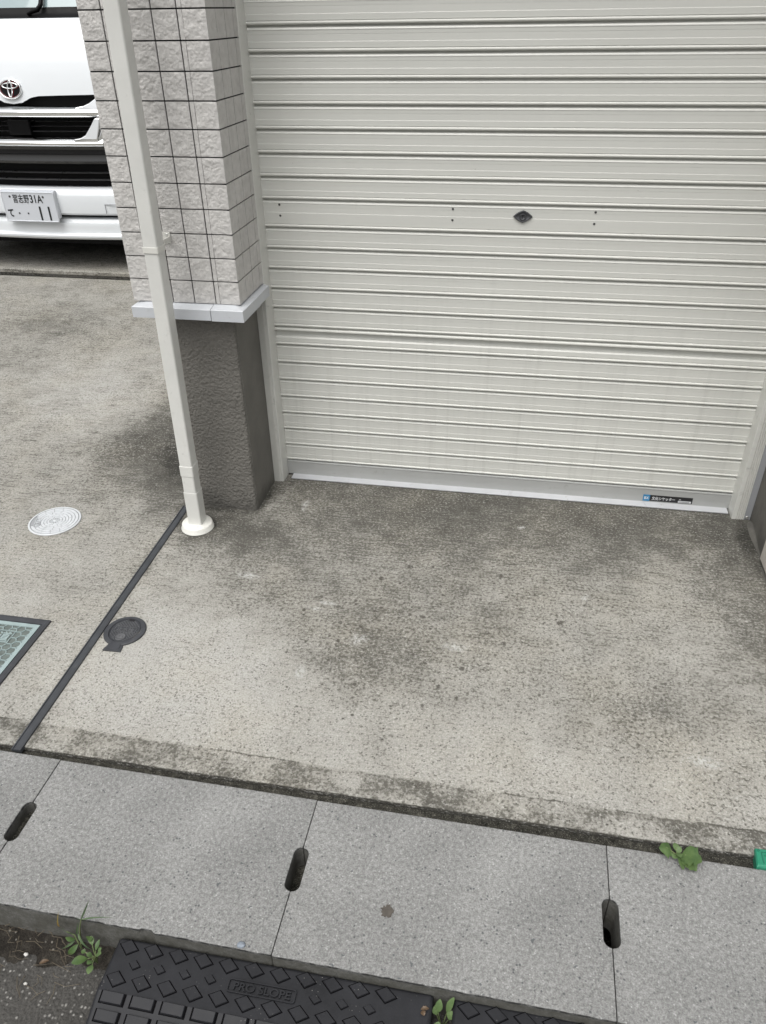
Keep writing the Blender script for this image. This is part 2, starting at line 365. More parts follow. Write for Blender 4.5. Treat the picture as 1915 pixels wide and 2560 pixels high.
# ------------------------------------------------------------------ mesh helpers
class MB:
    def __init__(s): s.v = []; s.f = []; s.mi = []; s.sm = []
    def add(s, vs, fs, mi=0, smooth=False):
        o = len(s.v); s.v += [tuple(x) for x in vs]
        for f in fs: s.f.append([i+o for i in f]); s.mi.append(mi); s.sm.append(smooth)
    def box(s, x0, x1, y0, y1, z0, z1, mi=0):
        s.add([(x0,y0,z0),(x1,y0,z0),(x1,y1,z0),(x0,y1,z0),(x0,y0,z1),(x1,y0,z1),(x1,y1,z1),(x0,y1,z1)],
              [(3,2,1,0),(4,5,6,7),(0,1,5,4),(1,2,6,5),(2,3,7,6),(3,0,4,7)], mi)
    def prism(s, poly, fn0, fn1, mi=0, smooth=False, caps=True):
        n = len(poly); vs = [fn0(*p) for p in poly] + [fn1(*p) for p in poly]
        fs = [(i, (i+1) % n, n+(i+1) % n, n+i) for i in range(n)]
        s.add(vs, fs, mi, smooth)
        if caps:
            s.add([fn0(*p) for p in poly], [tuple(reversed(range(n)))], mi); s.add([fn1(*p) for p in poly], [tuple(range(n))], mi)
    def pz(s, poly, z0, z1, mi=0): s.prism(poly, lambda x, y: (x, y, z0), lambda x, y: (x, y, z1), mi)
    def grid(s, fn, nu, nv, mi=0, smooth=True):
        s.add([fn(i/nu, j/nv) for j in range(nv+1) for i in range(nu+1)],
              [(j*(nu+1)+i, j*(nu+1)+i+1, (j+1)*(nu+1)+i+1, (j+1)*(nu+1)+i) for j in range(nv) for i in range(nu)], mi, smooth)
    def lathe(s, prof, c=(0,0,0), axis='z', n=48, mi=0, smooth=True, a0=0.0, sx=1.0, sy=1.0):
        vs = []
        for (r, h) in prof:
            for k in range(n):
                a = a0 + 2*PI*k/n; p, q = r*math.cos(a)*sx, r*math.sin(a)*sy
                vs.append({'z': (c[0]+p, c[1]+q, c[2]+h), 'y': (c[0]+p, c[1]-h, c[2]+q), 'x': (c[0]+h, c[1]+p, c[2]+q)}[axis])
        fs = [(j*n+k, j*n+(k+1) % n, (j+1)*n+(k+1) % n, (j+1)*n+k) for j in range(len(prof)-1) for k in range(n)]
        s.add(vs, fs, mi, smooth)
    def tube(s, pts, r, n=6, mi=0):
        vs = []; rs = r if isinstance(r, (list, tuple)) else [r]*len(pts); P = [Vector(p) for p in pts]
        for i, p in enumerate(P):
            t = (P[min(i+1, len(P)-1)] - P[max(i-1, 0)]).normalized()
            a = t.cross(Vector((.31, .17, .93))).normalized(); b = t.cross(a)
            for k in range(n): vs.append(p + rs[i]*(math.cos(2*PI*k/n)*a + math.sin(2*PI*k/n)*b))
        s.add(vs, [(i*n+k, i*n+(k+1) % n, (i+1)*n+(k+1) % n, (i+1)*n+k) for i in range(len(P)-1) for k in range(n)], mi, True)
    def text(s, body, fn, mi=0, bold=0.0, thick=None):
        c = bpy.data.curves.new('lettering', 'FONT'); c.body = body; c.size = 1; c.offset = bold; c.resolution_u = 4
        o = bpy.data.objects.new('lettering', c); COL.objects.link(o)
        me = bpy.data.meshes.new_from_object(o.evaluated_get(bpy.context.evaluated_depsgraph_get()))
        xs = [v.co.x for v in me.vertices]; ys = [v.co.y for v in me.vertices]
        x0, x1, y0, y1 = min(xs), max(xs), min(ys), max(ys)
        P = [((v.co.x-x0)/(x1-x0), (v.co.y-y0)/(y1-y0)) for v in me.vertices]
        F = [tuple(p.vertices) for p in me.polygons]
        s.add([fn(u, v, 1) for u, v in P], F, mi)
        if thick:
            cnt = {}
            for f in F:
                for a, b in zip(f, f[1:]+f[:1]): cnt[(a, b)] = 1
            e = [(a, b) for (a, b) in cnt if (b, a) not in cnt]
            vs = []; fs = []
            for a, b in e:
                k = len(vs); vs += [fn(*P[a], 1), fn(*P[b], 1), fn(*P[b], 0), fn(*P[a], 0)]; fs.append((k+3, k+2, k+1, k))
            s.add(vs, fs, mi)
        bpy.data.objects.remove(o); bpy.data.curves.remove(c); bpy.data.meshes.remove(me)
    def build(s, name, mats, parent=None, bevel=0.0, seg=2, weld=True, loc=None, recalc=True, angle=35):
        me = bpy.data.meshes.new(name); me.from_pydata(s.v, [], s.f)
        for m_ in (mats if isinstance(mats, (list, tuple)) else [mats]): me.materials.append(m_)
        for p, mi, sm in zip(me.polygons, s.mi, s.sm): p.material_index = mi; p.use_smooth = sm
        if weld or recalc:
            bm = bmesh.new(); bm.from_mesh(me)
            if weld: bmesh.ops.remove_doubles(bm, verts=bm.verts, dist=1e-6)
            if recalc: bmesh.ops.recalc_face_normals(bm, faces=bm.faces)
            bm.to_mesh(me); bm.free()
        o = bpy.data.objects.new(name, me); COL.objects.link(o)
        if parent: o.parent = parent
        if loc: o.location = loc
        if bevel:
            md = o.modifiers.new('bevel', 'BEVEL'); md.width = bevel; md.segments = seg; md.limit_method = 'ANGLE'; md.angle_limit = math.radians(angle)
        return o

def tag(o, label=None, cat=None, group=None, kind=None):
    if label: o['label'] = label
    if cat: o['category'] = cat
    if group: o['group'] = group
    if kind: o['kind'] = kind
    return o
def thing(name, loc, label, cat, group=None):
    o = bpy.data.objects.new(name, None); COL.objects.link(o); o.location = loc; o.empty_display_size = .05
    bpy.context.view_layer.update()
    return tag(o, label, cat, group)
class PMB(MB):
    """MB in world coordinates, built into a parent at a location"""
    def build(s, name, mats, parent=None, **kw):
        if parent is not None:
            L = Vector((0, 0, 0)); p = parent
            while p is not None: L += p.location; p = p.parent
            s.v = [(x-L.x, y-L.y, z-L.z) for x, y, z in s.v]
        return MB.build(s, name, mats, parent, **kw)
def rrect(x0, x1, y0, y1, r, n=5):
    P = []
    for cx, cy, a in ((x1-r, y1-r, 0), (x0+r, y1-r, PI/2), (x0+r, y0+r, PI), (x1-r, y0+r, 1.5*PI)):
        for k in range(n+1): t = a+PI/2*k/n; P.append((cx+r*math.cos(t), cy+r*math.sin(t)))
    return P

# ------------------------------------------------------------------ ground
SL = .035
def gz(y): return SL*max(0, y)
g = MB()
g.add([(-400,-400,-.30),(400,-400,-.30),(400,400,-.30),(-400,400,-.30)], [(0,1,2,3)])
tag(g.build('ground', M['asphalt']), kind='structure')
d = MB()
prof = [(-1.290, -.16), (-1.2965, -.020), (-1.2955, -.007), (-1.2925, -.0015), (-1.287, 0), (-1.0, 0), (-.5, 0), (0, 0), (1.0, SL), (1.955, gz(1.955)), (1.956, -.1)]
xs = [-9, -3, -1, 0, 1, 2, 4]
d.add([(x, y-.0027*x if y < -1.2 else y, z) for x in xs for y, z in prof],
      [(i*len(prof)+j, (i+1)*len(prof)+j, (i+1)*len(prof)+j+1, i*len(prof)+j+1) for i in range(len(xs)-1) for j in range(len(prof)-1)])
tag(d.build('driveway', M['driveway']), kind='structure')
f = MB()
zc = gz(1.96)+.042
fp = [(1.985, -.1), (1.985, zc-.026), (1.964, zc-.024), (1.962, zc-.006), (1.968, zc-.001), (1.976, zc), (4, zc+.02), (9, zc+.03)]
f.add([(x, y, z) for x in (-9, -4, -.42) for y, z in fp], [(i*len(fp)+j, (i+1)*len(fp)+j, (i+1)*len(fp)+j+1, i*len(fp)+j+1) for i in range(2) for j in range(len(fp)-1)])
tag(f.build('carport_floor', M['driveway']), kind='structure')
s_ = MB()
s_.grid(lambda u, v: (-9+9*u, 1.95+.06*v, gz(1.955)-.004+.004*MN.noise(Vector((u*300, v*9, 0)))), 220, 4)
tag(s_.build('drain_seam', M['moss']), kind='structure')
r = MB()
r.add([(-30,-9,-.1),(30,-9,-.1),(30,-1.60,-.1),(-30,-1.60,-.1)], [(0,1,2,3)])
tag(r.build('road', M['asphalt']), kind='structure')
so = MB()
def soil(u, v):
    x = -1.6+1.72*u; y = -1.60-.19*v
    n = MN.fractal(Vector((x*14, y*14, 3.1)), .9, 2.1, 6)
    rag = .5+.5*MN.noise(Vector((x*7, 1.7, 0)))
    h = max(0, 1-v*(1.15+.9*rag))
    return (x, y, -.106+.030*h+.010*n*(.4+h))
so.grid(soil, 260, 40)
tag(so.build('soil', M['soil']), kind='structure')
gu = MB()   # gutter under the covers, its back wall top shows as the mossy seam
gu.box(-9, 6, -1.345, -1.28, -.29, -.030)
gu.box(-9, 6, -1.66, -1.60, -.29, -.101)
gu.add([(-9,-1.61,-.26),(6,-1.61,-.26),(6,-1.34,-.26),(-9,-1.34,-.26)], [(0,1,2,3)])
gu.box(-.245, -.195, -1.55, -1.41, -.09, -.030); gu.box(.345, .40, -1.55, -1.41, -.12, -.062)
gu.grid(lambda u, v: (-2+4*u, -1.296-.04*v-.0027*(-2+4*u), -.012-.004*v+.003*MN.fractal(Vector((u*260, v*3, 1)), 1, 2, 4)), 500, 5)
tag(gu.build('gutter', M['moss']), kind='structure')

# ------------------------------------------------------------------ gutter covers
ROT = -.0090
LAB = ['cut-off grey concrete gutter cover at the left edge, left of the grey rubber strip end',
       'grey concrete gutter cover directly above the left end of the rubber ramp and the weeds',
       'grey concrete gutter cover with a round brown stain in its middle',
       'grey concrete gutter cover at the right edge below the green leafy weed']
def slab(idx, x0):
    Ls, D, gap = .6, .3245, .0005
    yc, hl, rr = -.158, .046, .0145
    out = [(gap, 0), (Ls-gap, 0)]
    def notch(xe, sgn):
        # xe edge x; sgn -1 : right end (cut goes to smaller x), walk downwards
        P = [(xe, yc+hl)]
        for k in range(7): a = PI/2*k/6; P.append((xe+sgn*rr*math.sin(a), yc+hl-rr+rr*math.cos(a)))
        for k in range(7): a = PI/2*k/6; P.append((xe+sgn*rr*math.cos(a), yc-hl+rr-rr*math.sin(a)))
        return P
    pr = notch(Ls-gap, -1); pl = notch(gap, 1)
    ed = [(gap+(Ls-2*gap)*k/70, -D+.0016*MN.fractal(Vector((k*.35+idx*9, 2.2, 0)), 1, 2, 4)-.0004+(.004 if idx == 1 and 40 < k < 44 else 0)) for k in range(71)]
    poly = [(gap, 0)] + pl + ed + list(reversed(pr)) + [(Ls-gap, 0)]
    mb = MB(); mb.pz(poly, -.1, 0)
    # remove duplicate consecutive points by weld
    o = mb.build('gutter_cover', M['slab'], bevel=.0016, seg=2)
    o.location = (x0[0], x0[1], x0[2]); o.rotation_euler = (0, 0, ROT)
    tag(o, LAB[idx], 'gutter cover', 'concrete covers over the roadside gutter')
for i, dz in zip(range(-1, 3), (.0015, 0, -.001, .0008)):
    u = .6*i
    slab(i+1, (-.2239+math.cos(ROT)*u, -1.3128+math.sin(ROT)*u - (.001 if i == 2 else 0), dz))
st = MB()
rs = [.0118*(1+.18*math.sin(3*k)+.12*math.cos(5*k+1)) for k in range(24)]
st.pz([(.5645+r_*math.cos(2*PI*k/24)*.95, -1.530+r_*math.sin(2*PI*k/24)) for k, r_ in enumerate(rs)], -.002, .0006)
tag(st.build('stain', painted('brown_stain', (.085, .075, .064), .8, 0, .25, scale=120)), 'round brown blot stuck on the second last gutter cover', 'stain')

# ------------------------------------------------------------------ house wall
house = thing('house_wall', (-.2, 0, 0), 'house wall with pillar of grey split stone tiles over dark plinth, left of the shutter', 'building')
XP, YP, YB = -.0697, -.270, -.040
TZ, TP = 1.4173, .06405
def siding():
    mb = PMB()
    rows = list(range(-17, 11))
    fx = [(-.394, -.333, .0016, .0018), (-.333, -.271, .0018, .0018), (-.271, -.206, .0018, .0018), (-.206, -.142, .0018, .0018), (-.142, -.1285, .0018, .0006), (-.1285, XP, .0006, 0)]
    fy = [(YP, -.209, 0, .0016), (-.209, -.147, .0016, .0016), (-.147, -.085, .0016, .0016), (-.085, YB, .0016, 0)]
    def rough(a, z, k, amp):
        p = Vector((a*105+.3*z*40, z*125, k*3.7)); q = Vector((a*48+9, z*48, k))
        n1 = 1-abs(MN.noise(p))*2; n2 = MN.fractal(q, .55, 2.1, 6); n3 = MN.noise(Vector((a*230, z*260, k)))
        return amp*(.45*n1+.85*n2+.42*n3)
    for rI in rows:
        z1 = TZ-rI*TP; z0 = z1-TP; res = .0018 if z1 < 1.50 else .008
        za, zb = z0+.0017, z1-.0017
        if rI == 10: za = .7135
        for ci, (a0, a1, ga, gb) in enumerate(fx):
            A0, A1 = a0+ga, a1-gb
            nu = max(2, int((A1-A0)/res)); nv = max(2, int((zb-za)/res))
            jz = MN.noise(Vector((ci*3.1, rI*1.7, 0)))*.0005
            def fn(u, v):
                x = A0+(A1-A0)*u; z = za+(zb-za)*v
                e = min(1, min(v, 1-v)*(zb-za)/.004)
                if ci == 5: e = min(e, max(.06, (1-u)*(A1-A0)/.004)) if u > .5 else e
                elif ci == 0: e = min(e, max(.1, u*(A1-A0)/.004)) if u < .5 else min(e, max(.1, (1-u)*(A1-A0)/.003))
                elif ci == 4: e = min(e, .5)
                else: e = min(e, max(.05, min(u, 1-u)*(A1-A0)/.003))
                return (x, YP - e*rough(x, z, rI*.37+ci*(1.3 if ci < 4 else .9), .00155) + jz, z)
            mb.grid(fn, nu, nv, 0)
            c = [fn(0, 0), fn(1, 0), fn(1, 1), fn(0, 1)]
            for pa, pb in ((0, 1), (1, 2), (2, 3), (3, 0)):
                if ci == 5 and (pa, pb) == (1, 2): continue
                P, Q = c[pa], c[pb]
                mb.add([P, Q, (Q[0], YP+.008, Q[2]), (P[0], YP+.008, P[2])], [(0, 1, 2, 3)], 0)
        for ci, (b0, b1, ga, gb) in enumerate(fy):
            B0, B1 = b0+ga, b1-gb
            nu = max(2, int((B1-B0)/(res*1.4))); nv = max(2, int((zb-za)/(res*1.4)))
            def fs(u, v):
                y = B0+(B1-B0)*u; z = za+(zb-za)*v
                e = min(1, min(v, 1-v)*(zb-za)/.004)
                e2 = e if ci else min(e, max(.06, u*(B1-B0)/.008))
                return (XP + min(e2, .1+min(u, 1-u)*20 if 0 < ci else 1)*rough(y+5, z, rI*.53+ci, .0007), y, z)
            mb.grid(fs, nu, nv, 0)
            c = [fs(0, 0), fs(1, 0), fs(1, 1), fs(0, 1)]
            for pa, pb in ((0, 1), (1, 2), (2, 3), (3, 0)):
                if ci == 0 and (pa, pb) == (3, 0): continue
                P, Q = c[pa], c[pb]
                mb.add([P, Q, (XP-.008, Q[1], Q[2]), (XP-.008, P[1], P[2])], [(0, 1, 2, 3)], 0)
        # corner stone returns
    mb.box(-.3935, XP-.0035, YP+.0045, YB+.03, .7165, TZ+17*TP, 1)
    return mb.build('tile_siding', [M['tile'], M['joint']], house, weld=False, recalc=False)
siding()
pl = PMB()
pl.box(-.336, -.1025, -.2565, .30, -.02, .702, 0)
o = pl.build('plinth', [M['plinth']], house, bevel=.007, seg=3)
pl = PMB(); pl.add([(-.1003,-.247,-.01),(-.1003,.02,-.01),(-.1003,.02,.70),(-.1003,-.247,.70),(-.108,-.247,-.01),(-.108,.02,-.01),(-.108,.02,.70),(-.108,-.247,.70)],
    [(0,1,2,3),(4,7,6,5),(0,3,7,4),(1,5,6,2),(3,2,6,7),(0,4,5,1)])
pl.build('trowelled_face', M['plinth_smooth'], house, bevel=.001)
# drip ledge
def ledge():
    mb = PMB()
    prof = [(0, .6742), (0, .7040), (.0015, .7056), (.034, .7110), (.060, .7115), (.060, .6760), (.004, .6742)]
    path = [(-.3885, .30, 1, 0), (-.3885, -.302, 1, 1), (-.1507, -.302, 0, 1), (-.1507, -.302, 0, 1), (-.0535, -.302, -1, 1), (-.0535, -.1448, -1, 0), (-.0535, -.1448, -1, 0), (-.0535, -.056, -1, 0)]
    def ring(p, grow=0):
        x, y, nx, ny = p
        return [(x+nx*(d_-grow), y+ny*(d_-grow), z+(.0008 if grow and 0 < i < 6 else (-.0008 if grow else 0))) for i, (d_, z) in enumerate(prof)]
    n = len(prof)
    def span(a, b, grow):
        A, B = ring(a, grow), ring(b, grow)
        mb.add(A+B, [(i, (i+1) % n, n+(i+1) % n, n+i) for i in range(n)] + [tuple(range(n)), tuple(reversed(range(n, 2*n)))], 0)
    span(path[0], path[1], 0); span(path[1], path[2], 0)
    a = (path[3][0]+.0024, *path[3][1:]); b_ = path[4]; c_ = (path[5][0], path[5][1]-.0024, *path[5][2:])
    span(a, b_, .0009); span(b_, c_, .0009)
    span(path[6], path[7], 0)
    return mb.build('drip_ledge', M['ledge'], house, weld=False)
ledge()
wb = PMB()
wb.box(-.39, .0, .05, 6.0, .0, 2.60)
wb.box(-.39, 1.9, .11, 6.0, 2.3, 3.0); wb.box(-.39, 1.9, -.27, .11, 2.48, 3.0)
wb.box(0.0, 1.9, .25, .35, .0, 2.3)
wb.build('upper_wall', M['wallpaint'], house)

# right side wall
sw = thing('side_wall', (1.6, -.2, 0), 'dark grey side wall with beige panel at the right edge beside the shutter', 'wall')
mb = PMB(); mb.pz([(1.5115, .25), (1.5115, -.08), (1.499, -.2865), (1.8, -.2865), (1.8, .25)], -.02, 2.48); mb.build('rendered_wall', M['plinth_smooth'], sw, bevel=.004)
mb = PMB(); mb.box(1.4885, 1.82, -.372, -.2875, .012, 2.48); mb.box(1.4885, 1.82, -.47, -.3745, .008, 2.48); mb.build('beige_panel', M['beige'], sw, bevel=.003)
mb = PMB()   # mortar fillet at the wall foot
mb.grid(lambda u, v: (1.515-.03*(u**2)-.004*math.sin(v*9)-.012*v, -.075-.36*v, .020*(1-u)**2-.0015), 6, 20); mb.build('mortar_fillet', M['plinth_smooth'], sw, recalc=False)

# ------------------------------------------------------------------ roller shutter
sh = thing('roller_shutter', (.7, 0, 0), 'wide cream metal roller shutter of horizontal slats, closed down to the concrete', 'shutter')
P_, W_, Z0 = .061726, .0797, 1.3765
lines = [Z0 - i*P_ if i <= 7 else Z0-(i-1)*P_-W_ for i in range(22)]
lines = [Z0+k*P_ for k in range(15, 0, -1)] + lines
def slat_profile(zt, zb, kind):
    H = zt-zb; e = H-.0617
    if kind == 'seam':
        return [(-.007, 0), (-.006, -.0025), (.003, -.0035), (.006, -.006), (.0065, -.0095), (.004, -.0115), (-.010, -.0125), (-.012, -.016), (-.0095, -.026), (-.0075, -.0305), (-.002, -.0325), (.0012, -.0365), (.0012, -.050)] + bead(H)
    a = [(-.0075, 0), (-.0070, -.0020), (-.0035, -.0027), (.0006, -.0050), (.0022, -.0078), (.0024, -.0092), (.0016, -.0110), (.0013, -.0190), (.0009, -.0192)]
    a += [(.0010, -.0200), (.0009, -.0350), (.00103, -.0357), (.0015, -.0365), (.0012, -.0500-e)]
    return a + bead(H)
def bead(H):
    z = -(H-.0617)-.0503; out = [(-.0012, z), (-.0012, z-.0009)]
    for k in range(7):
        t = PI*(.10+.74*k/6); out.append((-.0006+.0054*math.sin(t), z-.0010-.0041+.0043*math.cos(t)))
    out += [(-.0050, -H+.0018), (-.0075, -H+.0014)]
    return out
cur = PMB()
pts = []
for k in range(len(lines)-1):
    kind = 'seam' if k == 13+15 else 'n'
    for dd, zz in slat_profile(lines[k], lines[k+1], kind): pts.append((-dd, lines[k]+zz))
NX = 8
xsr = [-.078+(1.468+.078)*i/NX for i in range(NX+1)]
cur.add([(x, y, z) for x in xsr for y, z in pts], [(i*len(pts)+j, i*len(pts)+j+1, (i+1)*len(pts)+j+1, (i+1)*len(pts)+j) for i in range(NX) for j in range(len(pts)-1)], 0, False)
cur.build('shutter_curtain', M['shutter'], sh, recalc=False)
bb = PMB()
bz = lines[-1]
poly = [(.012, bz-.001), (.0055, bz-.001), (-.0005, bz-.0018), (-.0045, bz-.0035), (-.0052, bz-.006), (-.0040, bz-.0095), (-.0036, .006), (-.001, .0035), (.012, .0035)]
bb.prism(poly, lambda y, z: (-.0665, y, z), lambda y, z: (1.4565, y, z)); bar = bb.build('bottom_bar', M['barpaint'], sh)
se = PMB(); se.box(-.0450, 1.4480, -.0345, .010, .0022, .0065); se.build('sill_strip', M['sill'], sh, bevel=.001)
dk_ = PMB(); dk_.box(-.068, 1.458, -.002, .02, -.001, .0015); dk_.build('bottom_seal', M['tyre'], sh)
def rail(poly, name, screwx):
    mb = PMB(); mb.pz(poly, .001, 2.48); o = mb.build(name, [M['cream']], sh)
    return o
gl = [(-.1035, .03), (-.1035, -.0580)]
for k in range(4):
    x = -.0985+.0046*k; gl += [(x, -.0582), (x+.0008, -.0555), (x+.0019, -.0555), (x+.0024, -.0584)]
gl += [(-.0800, -.0584), (-.0796, -.0560), (-.0700, -.0572), (-.0675, -.0555), (-.0648, -.0245), (-.0648, .03)]
railL = rail(gl, 'guide_rail', 0)
grr = [(1.4535, .03), (1.4535, -.027), (1.4532, -.057), (1.4545, -.0605), (1.4655, -.0605)]
for k in range(4):
    x = 1.4662+.0062*k; grr += [(x, -.0605), (x+.0009, -.0570), (x+.0025, -.0570), (x+.0031, -.0605)]
grr += [(1.4905, -.0605), (1.4912, -.0575), (1.4912, .03)]
railR = rail(grr, 'guide_rail', 0)
cv = PMB(); cv.box(1.4914, 1.5112, -.0580, .03, .001, 2.48); cv.build('rail_cover', M['rail_grey'], sh, bevel=.0015)
def screw(loc, r, mat, parent, axis='y'):
    mb = PMB(); mb.lathe([(r*1.35, 0), (r*1.3, .0006), (r, .0014), (r*.55, .0019), (r*.42, .0008), (0.0001, .0006)], loc, axis, 14)
    return mb.build('screw', mat, parent, recalc=True)
for (x, z) in ((-.0152, .9302), (-.0149, .8992), (.5, .9299), (.4997, .8995), (.8973, .9302), (.8973, .8992)):
    screw((x, -.0012, z), .0026, M['dark_metal'], sh)
screw((1.5003, -.058, .0085), .0042, M['steel'], sh)
screw((-.068, -.045, .6365), .003, M['steel'], sh)
lk = PMB()
def lock_ring(s_, y): # rounded rhombus
    P = []
    for k in range(32):
        a = 2*PI*k/32; c, s2 = math.cos(a), math.sin(a)
        rr = 1/((abs(c)/.0268)**1.25+(abs(s2)/.0168)**1.25)**(1/1.25)
        P.append((.6988+s_*rr*c, y, .9146+s_*rr*s2))
    return P
L = [lock_ring(1, -.0005), lock_ring(1.0, -.0045), lock_ring(.94, -.0062), lock_ring(.86, -.0066), lock_ring(.80, -.0052), lock_ring(.01, -.0056)]
for A, B in zip(L, L[1:]): lk.add(A+B, [(i, (i+1) % 32, 32+(i+1) % 32, 32+i) for i in range(32)], 0, True)
lock = lk.build('lock', M['lockgrey'], sh)
ck = PMB(); ck.lathe([(.0088, .0050), (.0088, .0074), (.0078, .0080), (.0066, .0070), (.0064, .0060), (.0001, .0060)], (.6988, 0, .9138), 'y', 24); ck.build('lock_cylinder', M['lockgrey'], lock)
kh = PMB(); kh.box(.6976, .7000, -.0063, -.0058, .9085, .9190); kh.build('keyhole', M['joint'], lock)
stk = PMB(); stk.box(1.1765, 1.3360, -.00455, -.0036, .0108, .0338); sticker = stk.build('sticker', M['black_sticker'], sh)
stk = PMB(); stk.box(1.1765, 1.1985, -.0049, -.0045, .0100, .0346); stk.build('blue_square', M['blue'], sticker)
def onbar(x0, x1, z0, z1, y): return lambda u, v, w_: (x0+(x1-x0)*u, y, z0+(z1-z0)*v)
stk = PMB()
stk.text('BX', onbar(1.1805, 1.1955, .0170, .0275, -.00515), bold=.02); stk.build('emblem_lettering', M['white_ink'], sticker, recalc=False)
stk = PMB()
stk.text('文化シヤッター', onbar(1.2050, 1.2800, .0155, .0290, -.0048), bold=.022); stk.build('lettering', M['white_ink'], sticker, recalc=False)
stk = PMB()
stk.box(1.2905, 1.3320, -.0049, -.0045, .0128, .0195)
stk.build('serial_panel', M['white_ink'], sticker)
stk = PMB(); stk.box(1.2925, 1.2985, -.0049, -.0045, .0232, .0250); stk.build('small_print', M['white_ink'], sticker)
stk = PMB(); stk.box(1.2925, 1.3270, -.0051, -.0048, .0150, .0168); stk.build('serial_line', M['black_sticker'], sticker)

# ------------------------------------------------------------------ downspout
dp = thing('downspout', (-.2655, -.374, 0), 'square cream plastic downspout standing on a round white foot in front of the tiled pillar', 'downspout')
dp.rotation_euler = (0, .0165, 0)
def sq(name, w_, d_, z0, z1, mat, parent=dp, r=.005, off=(0, 0), bev=.0008, hollow=0.0):
    mb = MB(); P = rrect(-w_/2+off[0], w_/2+off[0], -d_/2+off[1], d_/2+off[1], r)
    if hollow:
        Q = rrect(-w_/2+hollow+off[0], w_/2-hollow+off[0], -d_/2+hollow+off[1], d_/2-hollow+off[1], max(r-hollow, .001)); n = len(P)
        vs = [(x, y, z0) for x, y in P]+[(x, y, z1) for x, y in P]+[(x, y, z1) for x, y in Q]+[(x, y, z0) for x, y in Q]
        fs = [(k*n+i, k*n+(i+1) % n, ((k+1) % 4)*n+(i+1) % n, ((k+1) % 4)*n+i) for k in range(4) for i in range(n)]
        mb.add(vs, fs)
    else: mb.pz(P, z0, z1)
    return mb.build(name, mat, parent, bevel=bev, seg=1, angle=50)
sq('pipe', .0408, .0455, .10, 2.5, M['pvc'])
sq('coupler', .0440, .0487, .2025, .2385, M['pvc'], hollow=.0019)
sq('sleeve', .0452, .0468, .018, .1425, M['pvc'], hollow=.0015)
mb = MB(); mb.lathe([(.0515, .000), (.0525, .001), (.0525, .0035), (.0500, .0048), (.0490, .0175), (.0470, .0198), (.0300, .0210), (.0001, .0212)], (.0005, -.005, .001), n=64); mb.build('foot_disc', M['pvc_white'], dp)
cl = sq('clamp', .0452, .0500, .8835, .8995, M['pvc_white'], hollow=.0012)
mb = MB(); zb = .887
mb.box(.0010+.000, .0035, .024, .1005, .884, .899); mb.box(-.022, .0035, .0985, .1015, .880, .909); mb.box(-.022, .0035, .024, .0265, .884, .899)
mb.build('bracket', M['pvc_white'], cl, bevel=.0006)
o = screw((0, 0, 0), .003, M['steel'], None); o.parent = cl; o.location = (-.0055, .0985, .9020)

# ------------------------------------------------------------------ ground fittings
es = PMB()
pf = [(-.0128, -.004), (-.0118, .0045), (-.0085, .0052), (-.0075, .0030), (-.0035, .0030), (-.0020, .0050), (.0070, .0056), (.0112, .0045), (.0125, -.004)]
es.prism(pf, lambda x, z: (-.3385+x, -1.3065, z), lambda x, z: (-.3497+x, -.27, z)); o = es.build('expansion_strip', M['strip'])
tag(o, 'long thin dark grey rubber strip set across the concrete from the gutter to the downspout', 'expansion joint')

sv = thing('inspection_cover', (-.7510, -.4215, 0), 'small round silver inspection cover set in the pale concrete on the left', 'inspection cover')
mb = MB(); mb.lathe([(.0840, -.002), (.0840, .0022), (.0825, .0032), (.0775, .0032), (.0768, .0018), (.0001, .0018)], n=72, smooth=False); mb.build('rim', [M['alloy_dark']], sv)
mb = MB(); mb.lathe([(.0842, .0024), (.0825, .0040), (.0785, .0040), (.0778, .0020)], n=72, smooth=False); mb.build('rim_ring', M['alloy'], sv)
mb = MB()
radii = [(.0662, .0747, 15), (.0558, .0638, 13), (.0456, .0534, 11), (.0356, .0432, 10), (.0260, .0334, 8), (.0172, .0238, 7)]
TA = math.radians(199)
for k, (ra, rb, n) in enumerate(radii):
    for i in range(n):
        a0 = 2*PI*i/n+1.13*k*k+.02; a1 = a0+2*PI/n-.0017/ra
        am = (a0+a1)/2; dd = abs((am-TA+PI) % (2*PI)-PI)
        if rb > .045 and dd < .36: continue
        P = [(ra*math.cos(a0+(a1-a0)*t/5), ra*math.sin(a0+(a1-a0)*t/5)) for t in range(6)]+[(rb*math.cos(a1+(a0-a1)*t/5), rb*math.sin(a1+(a0-a1)*t/5)) for t in range(6)]
        mb.pz(P, .0015, .0037)
for i in range(12):
    a = 2*PI*i/12; P = [(.006*math.cos(a-.12), .006*math.sin(a-.12)), (.0155*math.cos(a-.11), .0155*math.sin(a-.11)), (.0155*math.cos(a+.11), .0155*math.sin(a+.11)), (.006*math.cos(a+.12), .006*math.sin(a+.12))]
    mb.pz(P, .0015, .0036)
mb.pz([(.0058*math.cos(2*PI*k/16), .0058*math.sin(2*PI*k/16)) for k in range(16)], .0015, .0037)
mb.build('cobble_pattern', M['alloy'], sv)
ux, uy = math.cos(TA), math.sin(TA)
def tp(a, b, z=0): return (ux*a - uy*b, uy*a + ux*b, z)   # a outward, b along the plate
mb = MB()
Pp = rrect(.0470, .0640, -.030, .030, .0078); Pi = rrect(.0484, .0626, -.0286, .0286, .0066)
n = len(Pp); mb.add([tp(*p, .0037) for p in Pp]+[tp(*p, .0037) for p in Pi]+[tp(*p, .0015) for p in Pp]+[tp(*p, .0015) for p in Pi],
   [(i, (i+1) % n, n+(i+1) % n, n+i) for i in range(n)]+[(2*n+i, 2*n+(i+1) % n, (i+1) % n, i) for i in range(n)]+[(n+i, n+(i+1) % n, 3*n+(i+1) % n, 3*n+i) for i in range(n)])
